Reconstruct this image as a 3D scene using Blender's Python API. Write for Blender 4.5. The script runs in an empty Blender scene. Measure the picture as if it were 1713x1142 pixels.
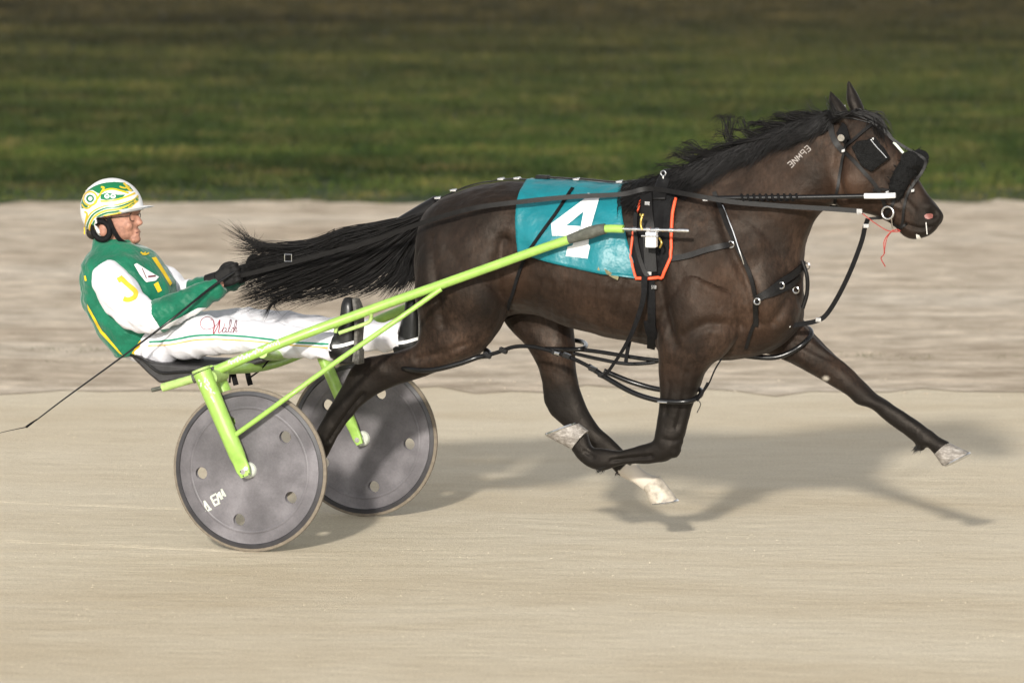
import bpy, bmesh, math, random
import numpy as np
from mathutils import Vector, Matrix, noise
from mathutils.bvhtree import BVHTree
random.seed(4); RNG = np.random.default_rng(4)
scene = bpy.context.scene
COL = scene.collection

# ------------------------------------------------------------------ camera
F, CX, CY = 10530.0, 856.5, 571.0            # focal length and centre in pixels of the 1713 px wide photograph
PITCH, CAM_H, CAM_D = 0.0890964, 3.27138, 28.0
cd = bpy.data.cameras.new('camera'); cam = bpy.data.objects.new('camera', cd); COL.objects.link(cam)
cam.location = (0, -CAM_D, CAM_H); cam.rotation_euler = (math.pi/2-PITCH, 0, 0)
cd.sensor_fit = 'HORIZONTAL'; cd.sensor_width = 36.0; cd.lens = 36.0*F/1713.0
cd.clip_start = 0.5; cd.clip_end = 2000
cd.dof.use_dof = True; cd.dof.focus_distance = 27.3; cd.dof.aperture_fstop = 3.5
scene.camera = cam
# ------------------------------------------------------------------ floodlight key (one sun) and night sky fill
SUN_EL, SUN_AZ = math.radians(18.5), math.radians(9)      # low light bank behind the camera, a little to its left
sd = bpy.data.lights.new('floodlight_key', 'SUN'); sun = bpy.data.objects.new('floodlight_key', sd); COL.objects.link(sun)
sd.energy = 2.85; sd.angle = math.radians(2.6); sd.color = (1.0, 0.945, 0.85)
sun.rotation_euler = Vector((math.sin(SUN_AZ)*math.cos(SUN_EL), math.cos(SUN_AZ)*math.cos(SUN_EL), -math.sin(SUN_EL))).to_track_quat('-Z', 'Y').to_euler()
sun.location = (-4, -25, 8)
world = bpy.data.worlds.new('World'); scene.world = world; world.use_nodes = True
wn = world.node_tree.nodes; wl = world.node_tree.links
bg = wn['Background']; sky = wn.new('ShaderNodeTexSky'); sky.sky_type = 'NISHITA'; sky.sun_disc = False
sky.sun_elevation = SUN_EL; sky.sun_rotation = math.pi+SUN_AZ
hs = wn.new('ShaderNodeHueSaturation'); hs.inputs['Saturation'].default_value = 0.12
wl.new(sky.outputs[0], hs.inputs['Color']); wl.new(hs.outputs[0], bg.inputs[0]); bg.inputs[1].default_value = 0.118
vs = scene.view_settings; vs.view_transform = 'Standard'; vs.look = 'None'; vs.gamma = 1; vs.exposure = 0.72; vs.use_curve_mapping = False
scene.cycles.max_bounces = 6

# ------------------------------------------------------------------ the frame the horse and cart are laid out in: x forward, y away from the camera, z up
PSI, TX, TY = 0.3391069, -0.8860675, -0.7730284
V = Matrix.Translation((TX, TY, 0)) @ Matrix.Rotation(-PSI, 4, 'Z')
VI = V.inverted(); VR = VI.to_3x3()
OC = VI @ Vector((0, -CAM_D, CAM_H))
def raydir(px, py):
    u = -(py-CY)/F
    return (VR @ Vector(((px-CX)/F, math.cos(PITCH)+u*math.sin(PITCH), -math.sin(PITCH)+u*math.cos(PITCH)))).normalized()
def U(px, py, y=0.0):                         # point of the plane y = const seen at a pixel
    d = raydir(px, py); return OC + d*((y-OC.y)/d.y)
PXM = 1/385.0                                 # metres per photograph pixel near the horse
_cp, _sp = math.cos(PITCH), math.sin(PITCH)
def proj(co):                                 # local points (n,3) -> pixels, for laying coat markings out
    co = np.asarray(co, float); c, s = math.cos(PSI), math.sin(PSI)
    x = TX+c*co[:, 0]+s*co[:, 1]; y = TY-s*co[:, 0]+c*co[:, 1]+CAM_D; z = co[:, 2]-CAM_H
    dep = y*_cp-z*_sp; up = y*_sp+z*_cp
    return np.stack([CX+F*x/dep, CY-F*up/dep], 1)

# ------------------------------------------------------------------ materials
def new_mat(name):
    m = bpy.data.materials.new(name); m.use_nodes = True
    nt = m.node_tree; return m, nt, nt.nodes['Principled BSDF']
def nd(nt, t, **k):
    n = nt.nodes.new(t)
    for a, b in k.items(): setattr(n, a, b)
    return n
def mapping(nt, scale=(1, 1, 1), src='Object'):
    tc = nd(nt, 'ShaderNodeTexCoord'); mp = nd(nt, 'ShaderNodeMapping'); mp.inputs['Scale'].default_value = scale
    nt.links.new(tc.outputs[src], mp.inputs['Vector']); return mp.outputs[0]
def noise_tex(nt, vec, scale, detail=4, rough=.55):
    n = nd(nt, 'ShaderNodeTexNoise'); n.inputs['Scale'].default_value = scale; n.inputs['Detail'].default_value = detail
    n.inputs['Roughness'].default_value = rough; nt.links.new(vec, n.inputs['Vector']); return n.outputs['Fac']
def ramp(nt, fac, stops):
    r = nd(nt, 'ShaderNodeValToRGB'); e = r.color_ramp.elements
    while len(e) < len(stops): e.new(.5)
    for i, (p, c) in enumerate(stops): e[i].position = p; e[i].color = (*c, 1) if len(c) == 3 else c
    nt.links.new(fac, r.inputs[0]); return r.outputs[0]
def mix(nt, fac, a, b, mode='MIX'):
    n = nd(nt, 'ShaderNodeMix', data_type='RGBA', blend_type=mode)
    for sock, v in ((n.inputs['Factor'], fac), (n.inputs['A'], a), (n.inputs['B'], b)):
        if hasattr(v, 'is_linked'): nt.links.new(v, sock)
        else: sock.default_value = v if not isinstance(v, tuple) or len(v) == 4 else (*v, 1)
    return n.outputs['Result']
def bump(nt, h, strength, dist, prev=None):
    b = nd(nt, 'ShaderNodeBump'); b.inputs['Strength'].default_value = strength; b.inputs['Distance'].default_value = dist
    nt.links.new(h, b.inputs['Height'])
    if prev: nt.links.new(prev, b.inputs['Normal'])
    return b.outputs[0]
def sc(c, k): return tuple(min(1, x*k) for x in c)
def simple(name, col, rough=.5, metal=0., var=.25, vscale=18, bmp=0., bscale=120, spec=.5, sheen=0., coat=0., bdist=.002):
    m, nt, p = new_mat(name); v = mapping(nt)
    if var: nt.links.new(ramp(nt, noise_tex(nt, v, vscale), [(.3, sc(col, 1-var)), (.7, sc(col, 1+var*.6))]), p.inputs['Base Color'])
    else: p.inputs['Base Color'].default_value = (*col, 1)
    p.inputs['Roughness'].default_value = rough; p.inputs['Metallic'].default_value = metal
    p.inputs['Specular IOR Level'].default_value = spec; p.inputs['Sheen Weight'].default_value = sheen
    p.inputs['Coat Weight'].default_value = coat
    if bmp: nt.links.new(bump(nt, noise_tex(nt, v, bscale, 3), bmp, bdist), p.inputs['Normal'])
    return m
M = {}
M['leather'] = simple('black_leather', (.007, .0064, .0062), .5, var=.4, vscale=40, bmp=.3, bscale=200, spec=.22)
M['nylon'] = simple('black_webbing', (.0065, .0064, .007), .75, var=.4, vscale=60, bmp=.4, bscale=400, spec=.15)
M['plastic_black'] = simple('black_plastic', (.007, .007, .0075), .25, var=.3, vscale=30, bmp=.15, bscale=90, spec=.4)
M['fleece'] = simple('black_fleece', (.008, .008, .008), .95, var=.5, vscale=60, bmp=1, bscale=140, spec=.2, bdist=.01)
M['green'] = simple('lime_green_paint', (.285, .475, .09), .42, var=.14, vscale=26, bmp=.12, bscale=70, coat=.25)
_nt = M['green'].node_tree; _p = _nt.nodes['Principled BSDF']; _c = _p.inputs['Base Color'].links[0].from_socket
_sc = ramp(_nt, noise_tex(_nt, mapping(_nt), 150, 3, .7), [(.64, (0, 0, 0)), (.72, (1, 1, 1))]); _nt.links.new(mix(_nt, _sc, _c, (.16, .20, .10)), _p.inputs['Base Color'])   # chips and grime
M['green_pale'] = simple('faded_green_paint', (.34, .48, .15), .6, var=.22, vscale=34, bmp=.2, bscale=90)
M['tape'] = simple('grey_tape', (.075, .078, .062), .75, var=.35, vscale=60, bmp=.6, bscale=110)
M['steel'] = simple('bright_steel', (.72, .72, .72), .25, 1.0, var=.2, vscale=60)
M['white_plastic'] = simple('white_plastic', (.8, .8, .8), .4, var=.08)
M['tan_tab'] = simple('tan_webbing', (.17, .15, .075), .8, var=.5, vscale=70)
M['orange'] = simple('orange_piping', (.80, .10, .035), .5, var=.2)
M['brass'] = simple('brass', (.75, .55, .15), .3, 1.0, var=.2)
M['white_print'] = simple('white_print', (.68, .68, .68), .7, var=.07)
M['white_worn'] = simple('worn_white_lettering', (.52, .55, .48), .7, var=.2, vscale=90)
M['yellow'] = simple('yellow_cloth', (.70, .47, .015), .8, var=.12, bmp=.25, bscale=300)
M['yellow_deep'] = simple('yellow_thread', (.62, .42, .03), .8, var=.12)
M['green_thread'] = simple('green_stripe', (.008, .22, .12), .8, var=.12)
M['red_thread'] = simple('dark_red_thread', (.26, .008, .022), .8, var=.15)
M['maroon_thread'] = simple('maroon_thread', (.13, .03, .045), .8, var=.2)
M['skin'] = simple('skin', (.36, .175, .12), .6, var=.3, vscale=60, bmp=.15, bscale=160)
M['eye_white'] = simple('eye_white', (.6, .55, .5), .3, var=0)
M['dark_hair'] = simple('dark_hair', (.015, .01, .008), .7, var=.3)
M['glove'] = simple('black_glove', (.008, .0074, .0074), .7, var=.4, vscale=60, bmp=.7, bscale=120, spec=.25)
M['boot'] = simple('black_boot', (.008, .008, .008), .35, var=.4, vscale=40, bmp=.2, bscale=60)
M['sole'] = simple('worn_grey_sole', (.10, .095, .085), .8, var=.55, vscale=70, bmp=.8, bscale=120)
M['tyre'] = simple('dusty_tyre', (.17, .142, .108), .9, var=.2, vscale=60)
M['rim'] = simple('dark_rim', (.035, .034, .038), .35, var=.3)
M['seat'] = simple('black_seat', (.022, .021, .022), .5, var=.5, vscale=22, bmp=.4, bscale=60)
M['red_string'] = simple('red_string', (.35, .05, .04), .8, var=.2)
M['pink'] = simple('pink_nostril', (.24, .085, .07), .5, var=.3, vscale=90)
M['foam'] = simple('white_foam', (.72, .70, .66), .5, var=.15)
M['white_marking'] = simple('pale_freeze_mark', (.30, .27, .25), .9, var=.35, vscale=160)
M['lens'], _nt, _p = new_mat('glasses_lens'); _p.inputs['Base Color'].default_value = (.85, .8, .75, 1); _p.inputs['Transmission Weight'].default_value = 1; _p.inputs['Roughness'].default_value = .08; _p.inputs['IOR'].default_value = 1.1

def cloth_mat(name, col, var, wr_scale, wr_str, fine=350, rough=.75, spec=.25, sheen=.2, stretch=(1, 1, 1)):
    m, nt, p = new_mat(name); v = mapping(nt); vs_ = mapping(nt, stretch)
    nt.links.new(ramp(nt, noise_tex(nt, v, 9, 5), [(.28, sc(col, 1-var)), (.72, sc(col, 1+var*.4))]), p.inputs['Base Color'])
    p.inputs['Roughness'].default_value = rough; p.inputs['Specular IOR Level'].default_value = spec; p.inputs['Sheen Weight'].default_value = sheen
    b1 = bump(nt, noise_tex(nt, vs_, wr_scale, 3), wr_str, .02)
    nt.links.new(bump(nt, noise_tex(nt, v, fine, 2), .2, .001, b1), p.inputs['Normal'])
    return m
M['trouser'] = cloth_mat('white_trouser_cloth', (.68, .675, .715), .05, 7, .5, stretch=(2.2, 1, 1.3))
M['sleeve'] = cloth_mat('white_sleeve_cloth', (.66, .655, .695), .07, 7, .65)
M['jersey'] = cloth_mat('green_jersey_cloth', (.004, .14, .074), .3, 12, .9, rough=.55)
M['teal'] = cloth_mat('teal_vinyl', (.004, .165, .20), .18, 12, .55, rough=.42, spec=.5, sheen=0)

# coat: dark bay, black points, one white pastern (attributes wh, tan and pt tint it; pt also carries painted body shade)
def coat_mat():
    m, nt, p = new_mat('dark_bay_coat'); v = mapping(nt); L = nt.links
    base = ramp(nt, noise_tex(nt, v, 4.2, 7, .62), [(.36, (.0040, .0025, .0020)), (.50, (.0125, .0072, .0050)), (.66, (.034, .0200, .0134))])
    fine = ramp(nt, noise_tex(nt, mapping(nt, (1, 1, .35)), 85, 4, .7), [(.32, (.45, .45, .45)), (.68, (1.5, 1.5, 1.5))])
    base = mix(nt, 1.0, base, fine, 'MULTIPLY')
    def attr(n):
        a = nd(nt, 'ShaderNodeAttribute'); a.attribute_name = n; return a.outputs['Fac']
    base = mix(nt, attr('tan'), base, (.10, .048, .025))
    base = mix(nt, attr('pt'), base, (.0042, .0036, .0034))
    base = mix(nt, attr('wh'), base, (.52, .47, .40))
    L.new(base, p.inputs['Base Color'])
    L.new(ramp(nt, noise_tex(nt, v, 6, 4), [(.32, (.48,)*3), (.68, (.74,)*3)]), p.inputs['Roughness'])
    p.inputs['Specular IOR Level'].default_value = .27; p.inputs['Specular Tint'].default_value = (1, .88, .77, 1)
    p.inputs['Sheen Weight'].default_value = .04; p.inputs['Sheen Roughness'].default_value = .4; p.inputs['Sheen Tint'].default_value = (1, .9, .82, 1)
    b = bump(nt, noise_tex(nt, v, 8, 6, .6), .55, .018)
    b = bump(nt, noise_tex(nt, mapping(nt, (1, 1, .5)), 240, 2), .22, .0012, b)
    L.new(b, p.inputs['Normal']); return m
M['coat'] = coat_mat()
def hair_mat(name, c):
    m, nt, p = new_mat(name); v = mapping(nt)
    nt.links.new(ramp(nt, noise_tex(nt, v, 30, 3), [(.3, sc(c, .6)), (.7, sc(c, 1.5))]), p.inputs['Base Color'])
    p.inputs['Roughness'].default_value = .5; p.inputs['Specular IOR Level'].default_value = .3; return m
M['hair'] = hair_mat('black_horse_hair', (.0055, .0048, .0046))
def hoof_mat():
    m, nt, p = new_mat('pale_hoof_horn')
    nt.links.new(ramp(nt, noise_tex(nt, mapping(nt, (1, 1, 2.2)), 34, 6, .75), [(.32, (.10, .086, .072)), (.5, (.21, .188, .166)), (.68, (.42, .39, .355))]), p.inputs['Base Color'])
    p.inputs['Roughness'].default_value = .6
    nt.links.new(bump(nt, noise_tex(nt, mapping(nt), 90, 4), .5, .003), p.inputs['Normal']); return m
M['hoof'] = hoof_mat(); M['hoof_white'] = simple('white_hoof_horn', (.44, .39, .32), .6, var=.45, vscale=40, bmp=.4, bscale=90)
def disc_mat():
    m, nt, p = new_mat('smoky_grey_disc'); v = mapping(nt)
    c = ramp(nt, noise_tex(nt, v, 5.0, 4, .5), [(.32, (.060, .056, .061)), (.50, (.105, .098, .106)), (.68, (.175, .165, .177))])
    d = ramp(nt, noise_tex(nt, v, 130, 4, .7), [(.35, (.88,)*3), (.7, (1.13,)*3)])
    nt.links.new(mix(nt, 1.0, c, d, 'MULTIPLY'), p.inputs['Base Color'])
    nt.links.new(ramp(nt, noise_tex(nt, v, 14, 4), [(.3, (.34,)*3), (.7, (.6,)*3)]), p.inputs['Roughness'])
    nt.links.new(bump(nt, noise_tex(nt, v, 12, 3), .08, .01), p.inputs['Normal']); return m
M['disc'] = disc_mat()
def sand_mat(name, stops, streak, pale, yscale):
    m, nt, p = new_mat(name); L = nt.links
    c = ramp(nt, noise_tex(nt, mapping(nt, (.45, .9, 1)), .55, 7, .62), stops)
    s = ramp(nt, noise_tex(nt, mapping(nt, (1.0, yscale, 1)), 2.4, 6, .66), [(.36, streak), (.52, (1, 1, 1)), (.66, pale)])
    c = mix(nt, 1.0, c, s, 'MULTIPLY')
    s = ramp(nt, noise_tex(nt, mapping(nt, (1.0, yscale*1.1, 1)), 7.5, 5, .66), [(.34, tuple(.5+.5*q for q in streak)), (.52, (1, 1, 1)), (.68, (1.04,)*3)])
    c = mix(nt, 1.0, c, s, 'MULTIPLY')
    g = ramp(nt, noise_tex(nt, mapping(nt, (1, 1, 1)), 75, 6, .82), [(.32, (.74, .73, .71)), (.68, (1.2, 1.2, 1.2))])
    c = mix(nt, 1.0, c, g, 'MULTIPLY')
    L.new(c, p.inputs['Base Color']); p.inputs['Roughness'].default_value = .95; p.inputs['Specular IOR Level'].default_value = .15
    b = bump(nt, noise_tex(nt, mapping(nt, (.5, 1.2, 1)), 7, 5, .6), .35, .03)
    L.new(bump(nt, noise_tex(nt, mapping(nt), 120, 4, .7), .5, .006, b), p.inputs['Normal']); return m
M['sand'] = sand_mat('packed_track_sand', [(.34, (.575, .485, .350)), (.5, (.645, .565, .432)), (.66, (.68, .605, .475))], (.955, .945, .93), (1.03, 1.03, 1.03), 1.7)
M['sand_loose'] = sand_mat('loose_track_sand', [(.34, (.46, .375, .285)), (.5, (.56, .475, .375)), (.66, (.62, .545, .45))], (.72, .70, .67), (1.30, 1.30, 1.30), 1.25)
def grass_mat(name, k):
    m, nt, p = new_mat(name); L = nt.links
    geo = nd(nt, 'ShaderNodeNewGeometry'); mp = nd(nt, 'ShaderNodeMapping'); mp.inputs['Scale'].default_value = (.62, .66, .2); L.new(geo.outputs['Position'], mp.inputs['Vector'])
    a = ramp(nt, noise_tex(nt, mp.outputs[0], 1.9, 7, .72), [(.34, sc((.010, .020, .006), k)), (.45, sc((.026, .046, .010), k)), (.56, sc((.056, .066, .018), k)), (.68, sc((.14, .115, .045), k))])
    sx = nd(nt, 'ShaderNodeSeparateXYZ'); L.new(geo.outputs['Position'], sx.inputs[0])
    mr = nd(nt, 'ShaderNodeMapRange'); mr.inputs['From Min'].default_value = 28; mr.inputs['From Max'].default_value = 60; L.new(sx.outputs['Y'], mr.inputs['Value'])
    far_dim = ramp(nt, noise_tex(nt, mp.outputs[0], 2.3, 5, .65), [(.36, sc((.010, .0115, .0055), k)), (.5, sc((.028, .0265, .012), k)), (.64, sc((.070, .056, .025), k))])  # browner far grass, with the floodlight falloff painted in as darker tones
    mp2 = nd(nt, 'ShaderNodeMapping'); mp2.inputs['Scale'].default_value = (.16, .34, .2); L.new(geo.outputs['Position'], mp2.inputs['Vector'])
    big = ramp(nt, noise_tex(nt, mp2.outputs[0], 1.0, 5, .65), [(.36, (.62, .60, .60)), (.5, (1, 1, 1)), (.64, (1.55, 1.42, 1.25))])
    L.new(mix(nt, 1.0, mix(nt, mr.outputs[0], a, far_dim), big, 'MULTIPLY'), p.inputs['Base Color']); p.inputs['Roughness'].default_value = .8; p.inputs['Specular IOR Level'].default_value = .15
    return m
M['grass'] = grass_mat('infield_grass', 1.0); M['turf'] = grass_mat('infield_turf', .8)

# ------------------------------------------------------------------ mesh helpers
def catmull(pts, per=6):
    P = np.asarray(pts, float)
    if len(P) < 3:
        t = np.linspace(0, 1, per+1)[:, None]; return P[0]+(P[-1]-P[0])*t
    Q = np.vstack([2*P[0]-P[1], P, 2*P[-1]-P[-2]]); out = []
    for i in range(len(P)-1):
        a, b, c, d = Q[i:i+4]
        for k in range(per):
            t = k/per; out.append(.5*((2*b)+(c-a)*t+(2*a-5*b+4*c-d)*t*t+(3*b-a-3*c+d)*t**3))
    out.append(P[-1]); return np.array(out)
class MB:
    def __init__(s): s.v = []; s.f = []
    def add(s, verts, faces):
        o = len(s.v); s.v += [tuple(map(float, x)) for x in verts]; s.f += [tuple(i+o for i in f) for f in faces]
    def rings(s, rings, cap=True, closed=False):
        n = len(rings[0]); V_ = [p for r in rings for p in r]; Fc = []; m = len(rings)
        for i in range(m if closed else m-1):
            j = (i+1) % m
            for k in range(n):
                l = (k+1) % n; Fc.append((i*n+k, i*n+l, j*n+l, j*n+k))
        if cap and not closed:
            Fc.append(tuple(range(n-1, -1, -1))); Fc.append(tuple((m-1)*n+k for k in range(n)))
        s.add(V_, Fc); return s
    def tube(s, pts, r, n=10, cap=True, flat=1.0, closed=False, up=None):
        P = np.asarray([tuple(p) for p in pts], float); m = len(P)
        R = np.full(m, r) if np.isscalar(r) else np.interp(np.linspace(0, 1, m), np.linspace(0, 1, len(r)), r)
        T = np.roll(P, -1, 0)-np.roll(P, 1, 0) if closed else np.gradient(P, axis=0)
        T /= np.linalg.norm(T, axis=1)[:, None]+1e-12
        a = np.array(up, float) if up is not None else (np.array([0, 1., 0]) if abs(T[0][1]) < .9 else np.array([1., 0, 0]))
        rings = []
        for i in range(m):
            a = a-T[i]*a.dot(T[i]); a /= np.linalg.norm(a)+1e-12; b = np.cross(T[i], a)
            rings.append([P[i]+R[i]*(a*math.cos(q)*flat+b*math.sin(q)) for q in np.linspace(0, 2*math.pi, n, endpoint=False)])
        return s.rings(rings, cap, closed)
    def strap(s, pts, nrm, w, t=.004):
        P = np.asarray([tuple(p) for p in pts], float); N = np.asarray([tuple(p) for p in nrm], float); T = np.gradient(P, axis=0); rings = []
        W = np.full(len(P), w) if np.isscalar(w) else np.interp(np.linspace(0, 1, len(P)), np.linspace(0, 1, len(w)), w)
        for i in range(len(P)):
            side = np.cross(T[i], N[i]); side /= np.linalg.norm(side)+1e-12; n = N[i]/(np.linalg.norm(N[i])+1e-12); h = W[i]/2
            rings.append([P[i]-side*h-n*t*.5, P[i]+side*h-n*t*.5, P[i]+side*h+n*t*.5, P[i]-side*h+n*t*.5])
        return s.rings(rings)
    def loft(s, secs, per=5, n=28, sup=2.3):
        A = np.array([np.concatenate(x) for x in secs], float); A = catmull(A, per)
        q = np.linspace(0, 2*math.pi, n, endpoint=False); cs, sn = np.cos(q), np.sin(q)
        cs = np.sign(cs)*np.abs(cs)**(2/sup); sn = np.sign(sn)*np.abs(sn)**(2/sup)
        return s.rings([[r[0:3]+r[3:6]*c+r[6:9]*d for c, d in zip(cs, sn)] for r in A])
    def ell(s, c, ax, ay, az, nu=20, nv=12):
        c = np.array(tuple(c)); ax, ay, az = (np.array(tuple(q), float) for q in (ax, ay, az)); rings = []
        for i in range(1, nv):
            t = math.pi*i/nv; rings.append([c+az*math.cos(t)+math.sin(t)*(ax*math.cos(u)+ay*math.sin(u)) for u in np.linspace(0, 2*math.pi, nu, endpoint=False)])
        return s.rings(rings[::-1])
    def box(s, c, hx, hy, hz):
        c, hx, hy, hz = (np.array(tuple(q), float) for q in (c, hx, hy, hz))
        vs_ = [c+hx*i+hy*j+hz*k for i in (-1, 1) for j in (-1, 1) for k in (-1, 1)]
        s.add(vs_, [(0, 1, 3, 2), (4, 6, 7, 5), (0, 4, 5, 1), (2, 3, 7, 6), (0, 2, 6, 4), (1, 5, 7, 3)]); return s
    def mesh(s, name='m'):
        me = bpy.data.meshes.new(name); me.from_pydata(s.v, [], s.f); me.validate()
        bm = bmesh.new(); bm.from_mesh(me); bmesh.ops.recalc_face_normals(bm, faces=bm.faces); bm.to_mesh(me); bm.free(); return me
    def build(s, name, mat, parent=None, smooth=True, label=None, bevel=0):
        return obj(name, s.mesh(name), mat, parent, smooth, label, bevel)
def obj(name, me, mat, parent=None, smooth=True, label=None, bevel=0):
    o = bpy.data.objects.new(name, me); COL.objects.link(o); me.name = name
    for m in (mat if isinstance(mat, (list, tuple)) else [mat]): me.materials.append(M[m] if isinstance(m, str) else m)
    if smooth:
        me.polygons.foreach_set('use_smooth', [True]*len(me.polygons))
        if len(me.polygons) < 20000: me.set_sharp_from_angle(angle=math.radians(48))
    if bevel:
        b = o.modifiers.new('bevel', 'BEVEL'); b.width = bevel; b.segments = 2; b.limit_method = 'ANGLE'
    if parent is not None:
        o.parent = parent
        if parent.type == 'EMPTY': o.location = -Vector(BASE[parent.name])
    if label: o['label'] = label
    return o
BASE = {}
def thing(name, label, cat, base=(0, 0, 0), group=None):
    e = bpy.data.objects.new(name, None); COL.objects.link(e); e.empty_display_size = .1
    e.matrix_world = V @ Matrix.Translation(base); BASE[e.name] = tuple(base)
    e['label'] = label; e['category'] = cat
    if group: e['group'] = group
    return e
def single(o, label, cat, group=None, kind=None):          # one-mesh thing
    o.matrix_world = V; o['label'] = label; o['category'] = cat
    if group: o['group'] = group
    if kind: o['kind'] = kind
    return o
def remesh(mb, voxel, it=6, lam=.5):
    me = mb.mesh('tmp'); o = bpy.data.objects.new('tmp', me); COL.objects.link(o)
    r = o.modifiers.new('r', 'REMESH'); r.mode = 'VOXEL'; r.voxel_size = voxel; r.adaptivity = 0
    dg = bpy.context.evaluated_depsgraph_get(); out = bpy.data.meshes.new_from_object(o.evaluated_get(dg))
    bpy.data.objects.remove(o); bpy.data.meshes.remove(me); smooth_mesh(out, it, lam); return out
def coords(me):
    a = np.empty(len(me.vertices)*3); me.vertices.foreach_get('co', a); return a.reshape(-1, 3)
def set_coords(me, a): me.vertices.foreach_set('co', a.ravel()); me.update()
def normals(me):
    a = np.empty(len(me.vertices)*3); me.vertex_normals.foreach_get('vector', a); return a.reshape(-1, 3)
def smooth_mesh(me, it, lam=.5, w=None):
    co = coords(me); e = np.empty(len(me.edges)*2, int); me.edges.foreach_get('vertices', e); e = e.reshape(-1, 2)
    cnt = np.bincount(e.ravel(), minlength=len(co))[:, None].clip(1)
    for k in range(it):
        for mu in (lam, -lam*1.03):                           # Taubin: rounds joins without shrinking
            acc = np.zeros_like(co); np.add.at(acc, e[:, 0], co[e[:, 1]]); np.add.at(acc, e[:, 1], co[e[:, 0]])
            d = (acc/cnt-co)*mu
            co = co+(d if w is None else d*w)
    set_coords(me, co)
def bvh_of(me):
    return BVHTree.FromPolygons([tuple(c) for c in coords(me)], [tuple(p.vertices) for p in me.polygons])
def hit(bvh, px, py):
    r = bvh.ray_cast(OC, raydir(px, py))
    return (r[0], r[1]) if r[0] is not None else (None, None)
def on_surf(bvh, pxs, off=.006, per=5, y0=0., smooth=2):
    P = catmull(pxs, per); pts = []; nr = []; y = y0
    for q in P:
        l, n = hit(bvh, q[0], q[1])
        if l is None: l = U(q[0], q[1], y); n = Vector((0, -1, .1)).normalized()
        else: y = l.y
        pts.append(np.array(l+n*off)); nr.append(np.array(n))
    pts = np.array(pts); nr = np.array(nr)
    for k in range(smooth):
        pts[1:-1] = .25*pts[:-2]+.5*pts[1:-1]+.25*pts[2:]; nr[1:-1] = .25*nr[:-2]+.5*nr[1:-1]+.25*nr[2:]
    return pts, nr
def sstrap(mb, bvh, pxs, w, off=.006, t=.005, per=5, y0=0.): p, n = on_surf(bvh, pxs, off, per, y0); mb.strap(p, n, w, t); return mb
def pts3(l, per=6): return catmull([tuple(U(*q)) for q in l], per)
def px_stroke(mb, bvh, pxs, wpx, off=.0025, per=6, y0=0., across=2):   # ribbon of a given width laid on a surface
    P = catmull(pxs, per); T = np.gradient(P, axis=0); T /= np.linalg.norm(T, axis=1)[:, None]+1e-9; Nn = np.stack([-T[:, 1], T[:, 0]], 1)
    W = np.full(len(P), wpx) if np.isscalar(wpx) else np.interp(np.linspace(0, 1, len(P)), np.linspace(0, 1, len(wpx)), wpx)
    cols = []; y = y0
    for i in range(len(P)):
        row = []
        for k in range(across+1):
            q = P[i]+Nn[i]*W[i]*(k/across-.5); l, n = hit(bvh, *q)
            if l is None: l = U(q[0], q[1], y); n = Vector((0, -1, 0))
            else: y = l.y
            row.append(l+n*off)
        cols.append(row)
    a = across+1; mb.add([p for r in cols for p in r], [(i*a+k, i*a+k+1, (i+1)*a+k+1, (i+1)*a+k) for i in range(len(P)-1) for k in range(across)]); return mb
def px_poly(mb, bvh, poly, off=.003, maxe=5, y0=0.):                    # filled patch laid on a surface
    bm = bmesh.new(); vs_ = [bm.verts.new((x, y, 0)) for x, y in poly]; bm.faces.new(vs_)
    bmesh.ops.triangulate(bm, faces=bm.faces[:])
    for k in range(6):
        le = [e for e in bm.edges if e.calc_length() > maxe]
        if not le: break
        bmesh.ops.subdivide_edges(bm, edges=le, cuts=1); bmesh.ops.triangulate(bm, faces=bm.faces[:])
    bm.verts.index_update(); out = []; y = y0
    for v in bm.verts:
        l, n = hit(bvh, v.co.x, v.co.y)
        if l is None:
            g = U(v.co.x, v.co.y, y); r = bvh.find_nearest(g); l, n = (r[0], r[1]) if r[0] is not None else (g, Vector((0, -1, 0)))
        else: y = l.y
        out.append(l+n*off)
    mb.add(out, [tuple(v.index for v in f.verts) for f in bm.faces]); bm.free(); return mb
def sec(a, b, w, y=0., y2=None):                          # loft section between two outline pixels
    A = np.array(U(a[0], a[1], y)); B = np.array(U(b[0], b[1], y if y2 is None else y2)); return ((A+B)/2, (A-B)/2, np.array([0, w, 0]))
def hair(mb, pts, r):
    mb.tube(pts, [r, r, r*.8, r*.15], n=3, cap=False)

# ------------------------------------------------------------------ the setting
def sheet(name, x0, x1, y0, y1, z, mat, nx=1, ny=1, jag=0):
    bm = bmesh.new(); g = [[bm.verts.new((x0+(x1-x0)*i/nx, y0+(y1-y0)*j/ny+(jag*(.7*noise.noise((i*.17, j*3.1, 2))+.8*noise.noise((i*.77, j*3.1, 5))) *(1.5 if j else 1.0) if jag and j in (0, ny) else 0), z)) for i in range(nx+1)] for j in range(ny+1)]
    for j in range(ny):
        for i in range(nx): bm.faces.new((g[j][i], g[j][i+1], g[j+1][i+1], g[j+1][i]))
    me = bpy.data.meshes.new(name); bm.to_mesh(me); bm.free()
    o = obj(name, me, mat, smooth=False); o['kind'] = 'structure'; return o
Y_LANE, Y_GRASS = 5.6, 20.7
sheet('ground', -900, 900, -900, 900, -.012, 'turf')
sheet('race_track', -300, 300, -200, Y_LANE+.6, 0.0, 'sand')
sheet('inner_track_lane', -300, 300, Y_LANE, Y_GRASS, .004, 'sand_loose', 3000, 1, .6)

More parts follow.
